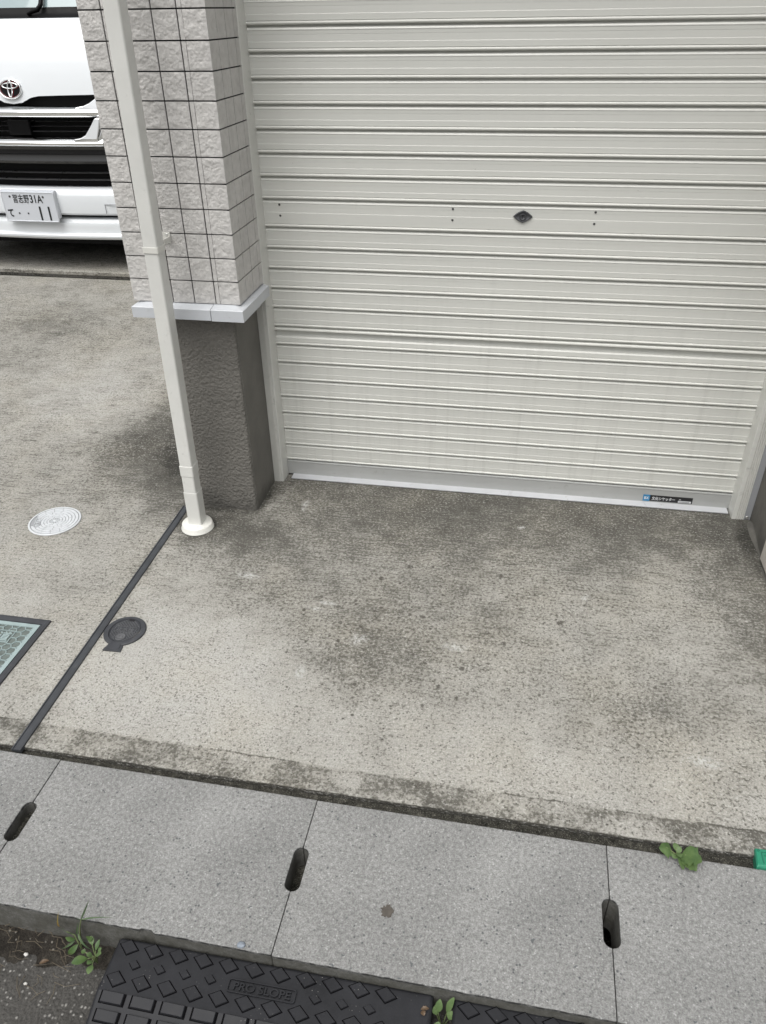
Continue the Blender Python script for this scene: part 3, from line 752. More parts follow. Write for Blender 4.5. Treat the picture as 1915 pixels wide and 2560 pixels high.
mb.text('おすい', lambda u, v, w_: tp(.0505+.0100*v, .0245-.049*u, .0035 if w_ else .0015), bold=.02, thick=True)
mb.build('lettering', M['alloy'], sv, recalc=False)

dk = thing('stopcock_cover', (-.2735, -.8885, 0), 'small oval dark grey stopcock cover with a tab, beside the rubber strip', 'stopcock cover')
def elli(rx, ry, n=56, cx=0, cy=0): return [(cx+rx*math.cos(2*PI*k/n), cy+ry*math.sin(2*PI*k/n)) for k in range(n)]
mb = MB(); RX, RY = .0555, .0565
outer = []
for (x, y) in elli(RX, RY, 72):
    a = math.atan2(y, x)
    outer.append((x, y))
def loft(mb, rings, close=True, mi=0, smooth=False):
    n = len(rings[0])
    for A, B in zip(rings, rings[1:]): mb.add(A+B, [(i, (i+1) % n, n+(i+1) % n, n+i) for i in range(n)], mi, smooth)
    if close: mb.add(rings[-1], [tuple(range(n))], mi)
def ring(rx, ry, z, n=72): return [(x, y, z) for x, y in elli(rx, ry, n)]
loft(mb, [ring(.0575, .0580, -.003), ring(.0565, .0570, .0035), ring(.0545, .0550, .0050), ring(.0425, .0470, .0056), ring(.0415, .0460, .0030), ring(.0412, .0457, .0025)], True)
rim = mb.build('rim', M['iron'], dk)
mb = MB()
mb.pz([(-.026, -.0800), (.0250, -.0790), (.0225, -.0600), (.0165, -.0455), (-.0180, -.0450), (-.0205, -.0600)], -.003, .0042)
mb.pz([(-.0190, -.0745), (.0180, -.0740), (.0145, -.0460), (-.0165, -.0455)], .0035, .0054)
mb.build('tab', M['iron'], dk, bevel=.0012)
mb = MB()
loft(mb, [ring(.0408, .0452, .0015), ring(.0408, .0452, .0048), ring(.0395, .0438, .0050), ring(.0388, .0430, .0034)], True)
lid = mb.build('lid', M['iron'], dk)
mb = MB()
def inside(x, y): return (x/.0375)**2+(y/.0415)**2 < 1
def bar(x0, y0, x1, y1, w_, z0=.003, z1=.0046):
    d_ = Vector((x1-x0, y1-y0)).normalized(); nx, ny = -d_.y*w_/2, d_.x*w_/2
    mb.pz([(x0+nx, y0+ny), (x0-nx, y0-ny), (x1-nx, y1-ny), (x1+nx, y1+ny)], z0, z1)
for sg in (1, -1):
    for k in range(-9, 10):
        c = k*.0085; seg = []
        for t in range(-60, 61):
            q = t*.001; x = q+c*.5; y = sg*q*1.0+(-sg*c*.5)
            ok = inside(x, y) and not (-.0065 < y < .0155 and abs(x) < .034) and (x**2+(y+.0265)**2 > .0155**2)
            if ok: seg.append((x, y))
            else:
                if len(seg) > 3: bar(*seg[0], *seg[-1], .0011)
                seg = []
        if len(seg) > 3: bar(*seg[0], *seg[-1], .0011)
for a, b_ in (((-.030, .0145), (.030, .0145)), ((.030, .0145), (.030, -.0060)), ((.030, -.0060), (-.030, -.0060)), ((-.030, -.0060), (-.030, .0145))): bar(*a, *b_, .0013)
mb.build('lattice', M['worn_iron'], lid)
mb = MB(); mb.text('止水栓', lambda u, v, w_: (-.024+.048*u, -.0035+.0150*v, .0046 if w_ else .003), bold=.015, thick=True); mb.build('lettering', M['worn_iron'], lid, recalc=False)
mb = MB(); mb.lathe([(.0135, .003), (.0135, .0050), (.0120, .0052), (.0112, .0040), (.0001, .0040)], (-.0008, -.0265, 0), n=32, smooth=False)
mb.lathe([(.0068, .0035), (.0064, .0056), (.0040, .0058), (.0034, .0044), (.0001, .0044)], (-.0008, -.0245, 0), n=20, smooth=False)
mb.pz([(-.0095, -.0330), (.0080, -.0330), (.0060, -.0285), (-.0075, -.0290)], .0035, .0056); mb.build('emblem', M['worn_iron'], lid)
mb = MB(); mb.pz(rrect(-.007, .009, .0375, .0452, .003), .0034, .0053); mb.build('lifting_notch', M['joint'], lid)

wm = thing('meter_box', (-.495, -.8835, 0), 'pale teal water meter lid with hexagon pattern in a black frame at the left edge', 'meter box')
WX, WY = .38, .27   # frame extends left and towards the street
mb = MB()
def rect(x0, x1, y0, y1, z): return [(x0, y0, z), (x1, y0, z), (x1, y1, z), (x0, y1, z)]
loft(mb, [rect(-WX, 0, -WY, 0, -.003), rect(-WX+.0008, -.0008, -WY+.0008, -.0008, .0050), rect(-WX+.008, -.008, -WY+.008, -.008, .0062), rect(-WX+.0165, -.0165, -WY+.0205, -.0205, .0050), rect(-WX+.0172, -.0172, -WY+.0210, -.0210, .0008)], True)
mb.build('frame', M['iron'], wm)
LX0, LX1, LY0, LY1 = -WX+.0195, -.0190, -WY+.0240, -.0240
lidm = MB(); lidm.box(LX0, LX1, LY0, LY1, .0005, .0028); lid2 = lidm.build('lid', M['teal_dirty'], wm)
mb = MB(); bw = .0125
mb.box(LX0, LX1, LY1-bw, LY1, .002, .0054); mb.box(LX0, LX1, LY0, LY0+bw, .002, .0054); mb.box(LX1-bw, LX1, LY0+bw, LY1-bw, .002, .0054); mb.box(LX0, LX0+bw, LY0+bw, LY1-bw, .002, .0054)
ix0, ix1, iy0, iy1 = LX0+bw, LX1-bw, LY0+bw, LY1-bw
# honeycomb ribs (pointed left-right), clipped to the field
TXc, TYc, TW, TH = -.0945, -.0790, .0225, .0215
def clipseg(p, q):
    out = []; N = 12; cur_ = []
    for k in range(N+1):
        x = p[0]+(q[0]-p[0])*k/N; y = p[1]+(q[1]-p[1])*k/N
        ok = ix0-.001 < x < ix1+.001 and iy0-.001 < y < iy1+.001 and not (abs(x-TXc) < TW and abs(y-TYc) < TH) and not (abs(x-TXc+.05) < TW+.006 and abs(y-TYc) < TH)
        if ok: cur_.append((x, y))
        else:
            if len(cur_) > 1: out.append((cur_[0], cur_[-1]))
            cur_ = []
    if len(cur_) > 1: out.append((cur_[0], cur_[-1]))
    return out
hr = .0135; HX, HY = hr*1.5, hr*math.sqrt(3)
done = set()
for i in range(-1, 22):
    for j in range(-1, 16):
        cx = ix1-.011-i*HX; cyy = iy1-.022-j*HY-(HY/2 if i % 2 else 0)
        V6 = [(cx+hr*math.cos(PI/3*k), cyy+hr*math.sin(PI/3*k)) for k in range(6)]
        for k in range(6):
            p, q = V6[k], V6[(k+1) % 6]
            key = (round(p[0]+q[0], 4), round(p[1]+q[1], 4))
            if key in done: continue
            done.add(key)
            for a, b_ in clipseg(p, q): bar(*a, *b_, .0021, .002, .0050)
for x_ in (TXc, TXc-.05):
    for a, b_ in (((x_-TW, TYc+TH), (x_+TW, TYc+TH)), ((x_+TW, TYc+TH), (x_+TW, TYc-TH)), ((x_+TW, TYc-TH), (x_-TW, TYc-TH)), ((x_-TW, TYc-TH), (x_-TW, TYc+TH))): bar(*a, *b_, .0022, .002, .0050)
mb.build('hexagon_ribs', M['teal'], lid2)
mb = MB()
mb.text('道', lambda u, v, w_: (TXc-TW+.004+(2*TW-.008)*u, TYc-TH+.004+(2*TH-.008)*v, .0050 if w_ else .002), bold=.012, thick=True)
mb.text('水', lambda u, v, w_: (TXc-.05-TW+.004+(2*TW-.008)*u, TYc-TH+.004+(2*TH-.008)*v, .0050 if w_ else .002), bold=.012, thick=True)
mb.build('lettering', M['teal'], lid2, recalc=False)

gm = thing('boundary_marker', (1.30, -1.306, 0), 'small green plastic boundary marker at the right edge of the driveway kerb', 'boundary marker')
mb = PMB(); loft(mb, [[(1.259,-1.3275,-.02),(1.345,-1.3275,-.02),(1.345,-1.286,-.02),(1.264,-1.286,-.02)], [(1.259,-1.3275,.006),(1.345,-1.3275,.006),(1.345,-1.286,.006),(1.264,-1.286,.006)], [(1.262,-1.324,.010),(1.345,-1.324,.010),(1.345,-1.2885,.010),(1.2655,-1.2885,.010)]]); mb.build('block', M['green'], gm, bevel=.0012)
mb = PMB()
Q = [(1.2745,-1.2965),(1.2745,-1.3195)]
for (x0, y0, x1, y1) in ((1.274,-1.296,1.345,-1.2945),(1.2725,-1.3195,1.2740,-1.2945),(1.2770,-1.3030,1.2835,-1.3018),(1.2823,-1.3080,1.2835,-1.3030),(1.2823,-1.3080,1.2895,-1.3068),(1.2883,-1.3130,1.2895,-1.3080),(1.2883,-1.3130,1.345,-1.3118)): mb.box(x0, x1, y0, y1, .0095, .0112)
mb.lathe([(.0026, .0095), (.0026, .0110), (.0016, .0110), (.0016, .0095)], (1.2685, -1.2925, 0), n=16, smooth=False)
mb.build('arrow_relief', painted('dark_green_relief', (.012, .14, .085), .5), gm)

# ------------------------------------------------------------------ rubber ramps
def ramp_thing(x0, x1, label, text):
    t = thing('rubber_ramp', (x0, -1.6435, -.10), label, 'kerb ramp', 'rubber kerb ramps in front of the gutter')
    Wd = x1-x0; top = .0705
    mb = MB()
    yb, yf0, yf1 = -.0015, -.128, -.30
    def zt(y): return top if y > -.094 else max(.006, top+(y+.094)*.34)
    ys = [yb, yb-.004, -.04, -.094, -.16, -.22, yf1]
    zs = [top-.004]+[zt(y) for y in ys[1:]]
    prof = list(zip(ys, zs))+[(yf1, .001), (yb, .001)]
    ins = [.003, .006]
    rgs = []
    for xx, k in ((0, 1), (.005, 0), (Wd-.005, 0), (Wd, 1)):
        rgs.append([(xx, y, z-(.004 if k and z > .02 else 0)) for y, z in prof])
    n = len(prof)
    for A, B in zip(rgs, rgs[1:]): mb.add(A+B, [(i, (i+1) % n, n+(i+1) % n, n+i) for i in range(n)])
    mb.add(rgs[0], [tuple(range(n))]); mb.add(rgs[-1], [tuple(range(n))])
    mb.build('ramp_body', M['rubber'], t, bevel=.002)
    mb = MB()
    def stud(poly, cx, cy_, h=.0042):
        z = zt(cy_)-.0006; sl = 0 if cy_ > -.094 else .34
        f = lambda s_, dz: [(cx+px*s_, cy_+py*s_, z+dz+sl*py*s_) for px, py in poly]
        loft(mb, [f(1.02, .0002), f(.98, h*.85), f(.93, h)])
        A, B = f(1.17, .0010), f(1.0, .0010); n_ = len(A); mb.add(A+B, [(i, (i+1) % n_, n_+(i+1) % n_, n_+i) for i in range(n_)], 1)
    dia = [(-.0178, .0030), (-.0005, .0125), (.0180, -.0020), (.0005, -.0128)]
    sml = [(p*.60, q*.62) for p, q in dia]
    recp = [(-.0205, -.0078), (.0200, -.0082), (.0205, .0078), (-.0200, .0082)]
    nd = int((Wd-.03)/.048)
    for k in range(nd):
        x = .0265+.04805*k
        stud(dia, x, -.0175)
        if not text or k not in (4, 5, 6): 
            if k < nd-1 or not text: stud(sml, x+.0237, -.0455)
        stud(dia, x+.0010, -.0730)
    for rI, y in enumerate((-.1030, -.1292, -.1555, -.182, -.208)):
        nr = int((Wd-.02)/.0563)
        for k in range(nr): stud(recp, .0350+.0563*k, y, .006)
    mb.build('tread_studs', [M['rubber'], M['crease']], t)
    if text:
        mb = MB(); X0, X1, Y0, Y1 = .2285, .3525, -.0600, -.0372
        Pp = rrect(X0, X1, Y0, Y1, .004); Pi = rrect(X0+.002, X1-.002, Y0+.002, Y1-.002, .003); n = len(Pp)
        mb.add([(x, y, top+.0038) for x, y in Pp]+[(x, y, top+.0038) for x, y in Pi]+[(x, y, top-.001) for x, y in Pp]+[(x, y, top-.001) for x, y in Pi],
           [(i, (i+1) % n, n+(i+1) % n, n+i) for i in range(n)]+[(2*n+i, 2*n+(i+1) % n, (i+1) % n, i) for i in range(n)]+[(n+i, n+(i+1) % n, 3*n+(i+1) % n, 3*n+i) for i in range(n)])
        mb.text('PRO SLOPE', lambda u, v, w_: (X0+.011+(X1-X0-.020)*u, Y0+.0048+(Y1-Y0-.0096)*v, top+(.0042 if w_ else -.001)), bold=.012, thick=True)
        mb.build('lettering', M['rubber'], t, recalc=False)
    return t
ramp_thing(.0775, .6668, 'black rubber ramp with raised words PRO SLOPE at the foot of the gutter covers', True)
ramp_thing(.7020, 1.2915, 'black rubber ramp to the right of the small seedling, only its top corner in view', False)

# ------------------------------------------------------------------ plants and litter
def leaf(base, tip, width, mat, parent, name='leaf', droop=.0, fold=.15, up=(0, 0, 1), wave=0.0, shape=1.0, seed=0, thick_end=.0):
    b0 = Vector(base); t0 = Vector(tip); ax = t0-b0; L_ = ax.length; ax.normalize()
    side = ax.cross(Vector(up)).normalized(); nrm = side.cross(ax)
    mb = PMB(); nu, nv = 14, 6
    def fn(u, v):
        w_ = (width*.62*(1-u**1.6)*min(1, .45+3*u) if name == 'blade' else width*(math.sin(PI*min(1, u**shape*.97+.015))**.75))*(1+wave*MN.noise(Vector((u*7+seed, (v > .5)*5, seed))))
        s_ = (v-.5)*2
        p = b0+ax*(L_*u)+side*(w_*.5*s_)+nrm*(fold*abs(s_)*w_*.5+droop*L_*(4*u*(1-u))-droop*.5*L_*u*u + wave*.10*width*MN.noise(Vector((u*5, s_*2.5, seed+4))))
        return tuple(p)
    mb.grid(fn, nu, nv)
    return mb.build(name, mat, parent, recalc=False)

p1 = thing('leafy_weed', (1.110, -1.327, -.008), 'broad leafed green weed sprouting from the seam between driveway and gutter', 'weed')
c0 = Vector((1.110, -1.3275, .004))
mb = PMB()
for q in ((1.088, -1.3225, .020), (1.125, -1.332, .018), (1.108, -1.320, .022), (1.116, -1.340, .016), (1.104, -1.335, .014)): mb.tube([(1.111, -1.327, -.008), (1.110, -1.3275, .008), q], [.0016, .0014, .0009])
mb.build('stem', M['stem'], p1)
leaf((1.118, -1.329, .014), (1.152, -1.342, .021), .046, M['leaf'], p1, droop=.10, fold=.10, wave=.5, seed=1, shape=.75)
leaf((1.118, -1.331, .013), (1.142, -1.357, .010), .034, M['leaf'], p1, droop=.12, fold=.2, wave=.5, seed=9, shape=.8)
leaf((1.100, -1.325, .014), (1.075, -1.324, .020), .032, M['leaf'], p1, droop=.14, fold=-.25, wave=.5, seed=3, shape=.7)
leaf((1.108, -1.323, .014), (1.106, -1.309, .020), .012, M['leaf2'], p1, droop=.2, seed=4)
leaf((1.112, -1.332, .014), (1.119, -1.356, .006), .014, M['leaf'], p1, droop=.15, seed=5)
leaf((1.107, -1.330, .012), (1.100, -1.340, .014), .014, M['leaf2'], p1, droop=.1, seed=6)
leaf((1.110, -1.328, .014), (1.113, -1.340, .020), .013, M['leaf2'], p1, droop=.1, seed=7)
leaf((1.109, -1.327, .014), (1.116, -1.318, .022), .012, M['leaf2'], p1, droop=.1, seed=8)

p2 = thing('grassy_weed', (-.017, -1.655, -.092), 'tall green grassy weed in the dirt left of the rubber ramp', 'weed')
mb = PMB(); mb.tube([(-.014, -1.650, -.096), (-.001, -1.648, -.0224), (.0115, -1.648, .015)], [.0019, .0016, .0009])
mb.tube([(-.014, -1.650, -.090), (-.016, -1.650, -.045), (-.031, -1.649, -.039)], [.0014, .0012, .0008]); mb.build('stem', M['stem'], p2)
def bl(a_, b_, w_, mat='leaf3', y0=-1.648, y1=-1.650, **k): leaf((a_[0], y0, a_[1]), (b_[0], y1, b_[1]), w_, M[mat], p2, 'blade', **k)
bl((.0115, .015), (.0495, .0983), .0062, fold=.3, seed=1, droop=-.06, up=(0, -1, 0))
bl((.0115, .013), (.0741, .0272), .0060, y1=-1.640, droop=.05, fold=.3, seed=2)
bl((.0115, .013), (.0004, .023), .0056, fold=.2, seed=3, up=(0, -1, 0))
bl((-.016, -.0445), (-.0406, -.0249), .0060, droop=.10, fold=.3, seed=4, up=(0, -1, 0))
bl((-.040, -.028), (-.0306, .0283), .0068, 'yellow', fold=.3, seed=5, droop=.12, up=(0, -1, 0))
bl((-.0127, -.046), (.0057, .0098), .0075, fold=.3, seed=6, up=(0, -1, 0))
bl((-.0043, -.034), (.0231, -.0631), .0105, y0=-1.652, y1=-1.664, droop=.12, fold=.25, seed=7, up=(0, -1, .4))
bl((-.019, -.063), (-.0512, -.0900), .0078, y0=-1.652, y1=-1.660, droop=.12, fold=.2, seed=8, up=(0, -1, .4))
leaf((-.013, -1.654, -.070), (-.031, -1.668, -.088), .0115, M['leaf'], p2, droop=.12, seed=9, up=(0, -1, .5))
leaf((-.016, -1.652, -.056), (-.034, -1.655, -.052), .0105, M['leaf'], p2, droop=.1, seed=10, up=(0, -1, .5))
leaf((.010, -1.652, -.046), (.024, -1.654, -.034), .0130, M['leaf'], p2, droop=.1, seed=11, up=(0, -1, .5))

p3 = thing('rosette_weed', (.032, -1.671, -.094), 'low rosette of round pale green leaves against the left side of the ramp', 'weed')
mb = PMB(); c0 = Vector((.032, -1.671, -.090))
SC = 1.0
spec = [((.010, -1.6855, -.060), .028, .017), ((.036, -1.6955, -.062), .019, .0125), ((.042, -1.671, -.055), .015, .0115), ((.034, -1.658, -.050), .019, .0080), ((.028, -1.6836, -.064), .011, .0105), ((.023, -1.6730, -.060), .012, .0095), ((.008, -1.6684, -.062), .009, .0080), ((.0395, -1.6630, -.056), .010, .0085), ((.021, -1.6540, -.045), .016, .0100)]
for k, (q, l_, w_) in enumerate(spec):
    q = Vector(q); dr = (q-c0); dr.z *= .25; dr.normalize(); b0 = q-dr*l_*.5
    mb.tube([c0, (c0+b0)/2+Vector((0, 0, .012)), b0], [.0012, .001, .0008])
    leaf(b0, b0+dr*l_*SC, w_*SC, M['leaf2' if k % 3 else 'leaf'], p3, droop=.08, fold=.12, seed=20+k, shape=1.15)
mb.build('stem', M['stem'], p3)

p4 = thing('seedling', (.685, -1.662, -.098), 'tiny green seedling growing in the gap between the two rubber ramps', 'seedling')
mb = PMB(); c0 = Vector((.685, -1.668, -.095))
for k, (q, tip, w_) in enumerate([((.677, -1.666, -.045), (.679, -1.655, -.022), .013), ((.692, -1.664, -.045), (.702, -1.652, -.014), .012), ((.696, -1.672, -.050), (.701, -1.664, -.036), .013), ((.675, -1.668, -.050), (.671, -1.660, -.036), .014), ((.678, -1.690, -.060), (.680, -1.680, -.046), .015), ((.690, -1.684, -.070), (.694, -1.676, -.060), .012)]):
    mb.tube([c0, (c0+Vector(q))/2, q], [.0012, .001, .0008]); leaf(q, tip, w_, M['leaf2'], p4, droop=.06, fold=.12, seed=40+k, shape=1.1)
mb.build('stem', M['stem'], p4)

mb = MB(); random.seed(3)
for k in range(48):
    x = -.26+.24*random.random()**.8; y = -1.635-random.random()**1.6*.10; a = random.gauss(-.35, .55); l_ = random.uniform(.015, .05)
    z = -.078-(abs(y+1.635))*.18+random.uniform(0, .006); bend = random.uniform(-.01, .01)
    p = [(x, y, z), (x+l_*.5*math.cos(a)+bend*math.sin(a), y+l_*.5*math.sin(a)-bend*math.cos(a), z+random.uniform(.001, .006)), (x+l_*math.cos(a), y+l_*math.sin(a), z+random.uniform(-.002, .004))]
    mb.tube(p, [.0007, .0006, .0004], 4)
tag(mb.build('dry_grass', M['straw']), kind='stuff')
def pebble(name, loc, r_, mat, label, cat, flat=.6, group=None):
    mb = MB(); n_ = 10
    def fn(u, v):
        a, b_ = 2*PI*u, PI*v; k = 1+.35*MN.noise(Vector((math.cos(a)*math.sin(b_)*1.5+loc[0]*90, math.sin(a)*math.sin(b_)*1.5, math.cos(b_)*1.5)))
        return (r_*k*math.cos(a)*math.sin(b_), r_*k*math.sin(a)*math.sin(b_)*.8, r_*k*flat*math.cos(b_))
    mb.grid(fn, 12, 8); o = mb.build(name, mat); o.location = loc; tag(o, label, cat, group); return o
def gpt(px, py, z):
    return None
pebble('pebble', (-.1105, -1.6805, -.088), .0042, M['pebble'], 'white pebble on the dirt nearest the dry straw', 'pebble', group='white pebbles on the roadside dirt')
pebble('pebble', (-.0865, -1.7255, -.097), .0036, M['pebble'], 'white pebble on the asphalt below the dirt', 'pebble', group='white pebbles on the roadside dirt')
pebble('stone_chip', (.3145, -1.6355, .0005), .0075, painted('blue_grey_stone', (.22, .25, .29), .6, 0, .2, scale=120), 'bluish grey stone chip at the broken edge of the cover above the ramp', 'stone chip', .5)
dl = thing('dry_leaf', (.655, -1.677, -.027), 'small curled brown dry leaf on the right corner of the ramp', 'dry leaf')
leaf((.648, -1.676, -.0235), (.662, -1.673, -.021), .007, M['deadleaf'], dl, 'leaf_half', droop=.2, fold=.5, seed=50, wave=.5)
leaf((.650, -1.677, -.0245), (.655, -1.684, -.0235), .009, M['deadleaf'], dl, 'leaf_half', droop=.1, fold=.3, seed=51, wave=.5)
dl = thing('dry_leaf', (-.068, -1.690, -.09), 'tiny orange brown leaf lying on the dirt below the dry straw', 'dry leaf')
leaf((-.076, -1.692, -.088), (-.060, -1.684, -.086), .008, M['deadleaf'], dl, 'leaf_blade', droop=.15, fold=.3, seed=52)

# ------------------------------------------------------------------ van
XC = -2.133
VZ = zc+.0
van = thing('van', (XC, 3.8, VZ), 'white van with chrome grille parked nose out in the carport behind the pillar', 'van')
def bow(dx): a = abs(dx); return .09*a*a + (2.2*(a-.56)**2 if a > .56 else 0)
DX = [-.83+1.66*i/44 for i in range(45)]
def strip(name, prof, mats, dxs=DX, smooth=True, closed=False, parent=van, mi=0, back=None):
    """extrude an (y,z) profile along the bowed width"""
    mb = PMB(); pr = list(prof); n = len(pr)
    mb.add([(XC+dx, y+bow(dx), z) for dx in dxs for y, z in pr], [(i*n+j, i*n+(j+1) % n, (i+1)*n+(j+1) % n, (i+1)*n+j) for i in range(len(dxs)-1) for j in range(n if closed else n-1)], mi, smooth)
    if closed:
        for dx in (dxs[0], dxs[-1]): mb.add([(XC+dx, y+bow(dx), z) for y, z in pr], [tuple(range(n))], mi)
    o = mb.build(name, mats, parent, recalc=closed)
    if smooth: o.modifiers.new('edges', 'EDGE_SPLIT').split_angle = math.radians(32)
    return o
# lip and bumper
strip('front_lip', [(2.06, .300), (1.972, .296), (1.951, .300), (1.940, .312), (1.939, .322), (1.946, .331), (1.953, .336), (1.958, .364), (1.957, .370), (1.962, .390), (1.968, .395), (1.975, .4085), (1.99, .413), (2.06, .414)], M['van_white'], closed=True)
bump_o = strip('bumper', [(2.06, .431), (1.972, .431), (1.962, .435), (1.951, .446), (1.946, .540), (1.949, .548), (1.962, .569), (1.972, .5745), (2.06, .576)], M['van_white'], closed=True)
strip('bumper_slit', [(2.015, .40), (2.015, .44)], M['van_black'])
mb = PMB()
for a, b_ in (((-1.679, .497), (-1.679, .447)), ((-1.679, .497), (-1.60, .498))):
    yy = 1.9455+bow(a[0]-XC); mb.box(min(a[0], b_[0])-.0007, max(a[0], b_[0])+.0007, yy-.0006, yy+.004, min(a[1], b_[1])-.0007, max(a[1], b_[1])+.0007)
mb.build('tow_cover_seam', M['rail_grey'], bump_o)
strip('lower_grille', [(2.05, .57), (2.05, .645), (2.05, .705)], M['van_black'])
for z in (.615, .652): strip('grille_slat', [(2.012, z-.002), (2.008, z+.001), (2.014, z+.003), (2.04, z+.003), (2.04, z-.003)], M['van_slat'], closed=True)
strip('black_garnish', [(2.06, .700), (2.000, .700), (1.992, .704), (1.990, .712), (1.996, .717), (2.008, .760), (2.000, .800), (2.06, .80)], M['van_gloss'], closed=True)
CH = [dx for dx in DX if abs(dx) < .53]
lowbar = [(2.05, .782), (2.000, .786), (1.985, .7925), (1.976, .802), (1.973, .812), (1.980, .820), (1.998, .832), (2.05, .838)]
cdx = [-.5+1.0*i/30 for i in range(31)]
cb = strip('chrome_bar', lowbar, M['chrome'], dxs=cdx, closed=True)
for sg in (1, -1):
    mb = PMB()
    poly = [(.335, .832), (.375, .838), (.405, .852), (.440, .895), (.466, .932), (.480, .936), (.500, .934), (.492, .880), (.474, .832), (.474, .815), (.335, .815)]
    fn = lambda y0: (lambda a, z: (XC+sg*a, 1.976+y0+bow(a)+.16*max(0, z-.83), z))
    mb.prism(poly, fn(0), fn(.04))
    side = [(.500, .934), (.492, .880), (.474, .832), (.476, .800), (.53, .790), (.56, .84), (.56, .93)]
    fn2 = lambda y0: (lambda a, z: (XC+sg*a, 1.978+y0+bow(a)+.9*(a-.474)+.10*max(0, z-.83), z))
    mb.prism(side, fn2(0), fn2(.03))
    mb.build('chrome_wing', M['chrome'], van, bevel=.006)
strip('middle_grille', [(2.075, .83), (2.075, .94)], M['van_black'])
for z in (.862, .888, .912): strip('grille_slat', [(2.045, z-.0015), (2.040, z+.0008), (2.048, z+.002), (2.07, z+.002), (2.07, z-.002)], M['van_slat'], dxs=cdx, closed=True)
mb = PMB(); mb.box(XC-.07, XC+.061, 2.022, 2.05, .847, .922); mb.build('sensor_panel', M['van_black'], van, bevel=.004)
strip('chrome_bar', [(2.06, .930), (2.022, .932), (2.006, .940), (1.998, .953), (1.998, .962), (2.006, .972), (2.024, .986), (2.06, .990)], M['chrome'], dxs=cdx, closed=True)
for sg in (1, -1):
    mb = PMB()
    poly = [(.36, .984), (.405, .991), (.440, 1.004), (.476, 1.026), (.484, 1.046), (.56, 1.052), (.56, .955), (.36, .962)]
    fn = lambda y0: (lambda a, z: (XC+sg*a, 2.006+y0+bow(a)+.28*max(0, z-.962), z)); mb.prism(poly, fn(0), fn(.04)); mb.build('chrome_wing', M['chrome'], van, bevel=.005)
strip('upper_grille', [(2.068, .975), (2.075, 1.06)], M['van_black'])
# hood
HB = [(0, 1.001), (.05, 1.006), (.075, 1.016), (.098, 1.027), (.125, 1.034), (.154, 1.038), (.25, 1.0405), (.476, 1.044), (.83, 1.05)]
def hb(dx):
    a = abs(dx)
    for (x0, z0), (x1, z1) in zip(HB, HB[1:]):
        if a <= x1: t = (a-x0)/(x1-x0); t = t*t*(3-2*t) if a < .154 else t; return z0+(z1-z0)*t
    return HB[-1][1]
HP = [(1.00, 2.022), (1.04, 2.030), (1.10, 2.043), (1.15, 2.056), (1.20, 2.072), (1.26, 2.098), (1.32, 2.132), (1.36, 2.163), (1.394, 2.200)]
def hy(z):
    for (z0, y0), (z1, y1) in zip(HP, HP[1:]):
        if z <= z1: return y0+(y1-y0)*(z-z0)/(z1-z0)
    return HP[-1][1]
mb = PMB()
HD = [-.84+1.68*i/120 for i in range(121)]
mb.grid(lambda u, v: (XC-.84+1.68*u, hy(hb(-.84+1.68*u)+(1.394-hb(-.84+1.68*u))*v)+bow(-.84+1.68*u), hb(-.84+1.68*u)+(1.394-hb(-.84+1.68*u))*v), 120, 22)
mb.grid(lambda u, v: (XC-.84+1.68*u, hy(hb(-.84+1.68*u))+bow(-.84+1.68*u)+.035*v, hb(-.84+1.68*u)+.004*v), 120, 2)
o = mb.build('hood', M['van_white'], van, weld=True, recalc=False); o.modifiers.new('edges', 'EDGE_SPLIT').split_angle = math.radians(40)
strip('cowl', [(2.197, 1.391), (2.215, 1.396), (2.262, 1.402), (2.285, 1.418), (2.300, 1.444)], M['van_black'])
strip('windshield', [(2.298, 1.440), (2.45, 1.63), (2.62, 1.82), (2.76, 1.95)], M['glass'])
mb = PMB()
mb.tube([(-2.075, 2.268, 1.414), (-2.045, 2.262, 1.424), (-2.008, 2.268, 1.434)], [.010, .011, .012], 8)
mb.tube([(-2.012, 2.262, 1.430), (-1.998, 2.285, 1.455), (-2.012, 2.40, 1.60), (-2.06, 2.52, 1.75)], [.012, .012, .009, .006], 8)
mb.build('wiper', M['van_black'], van)
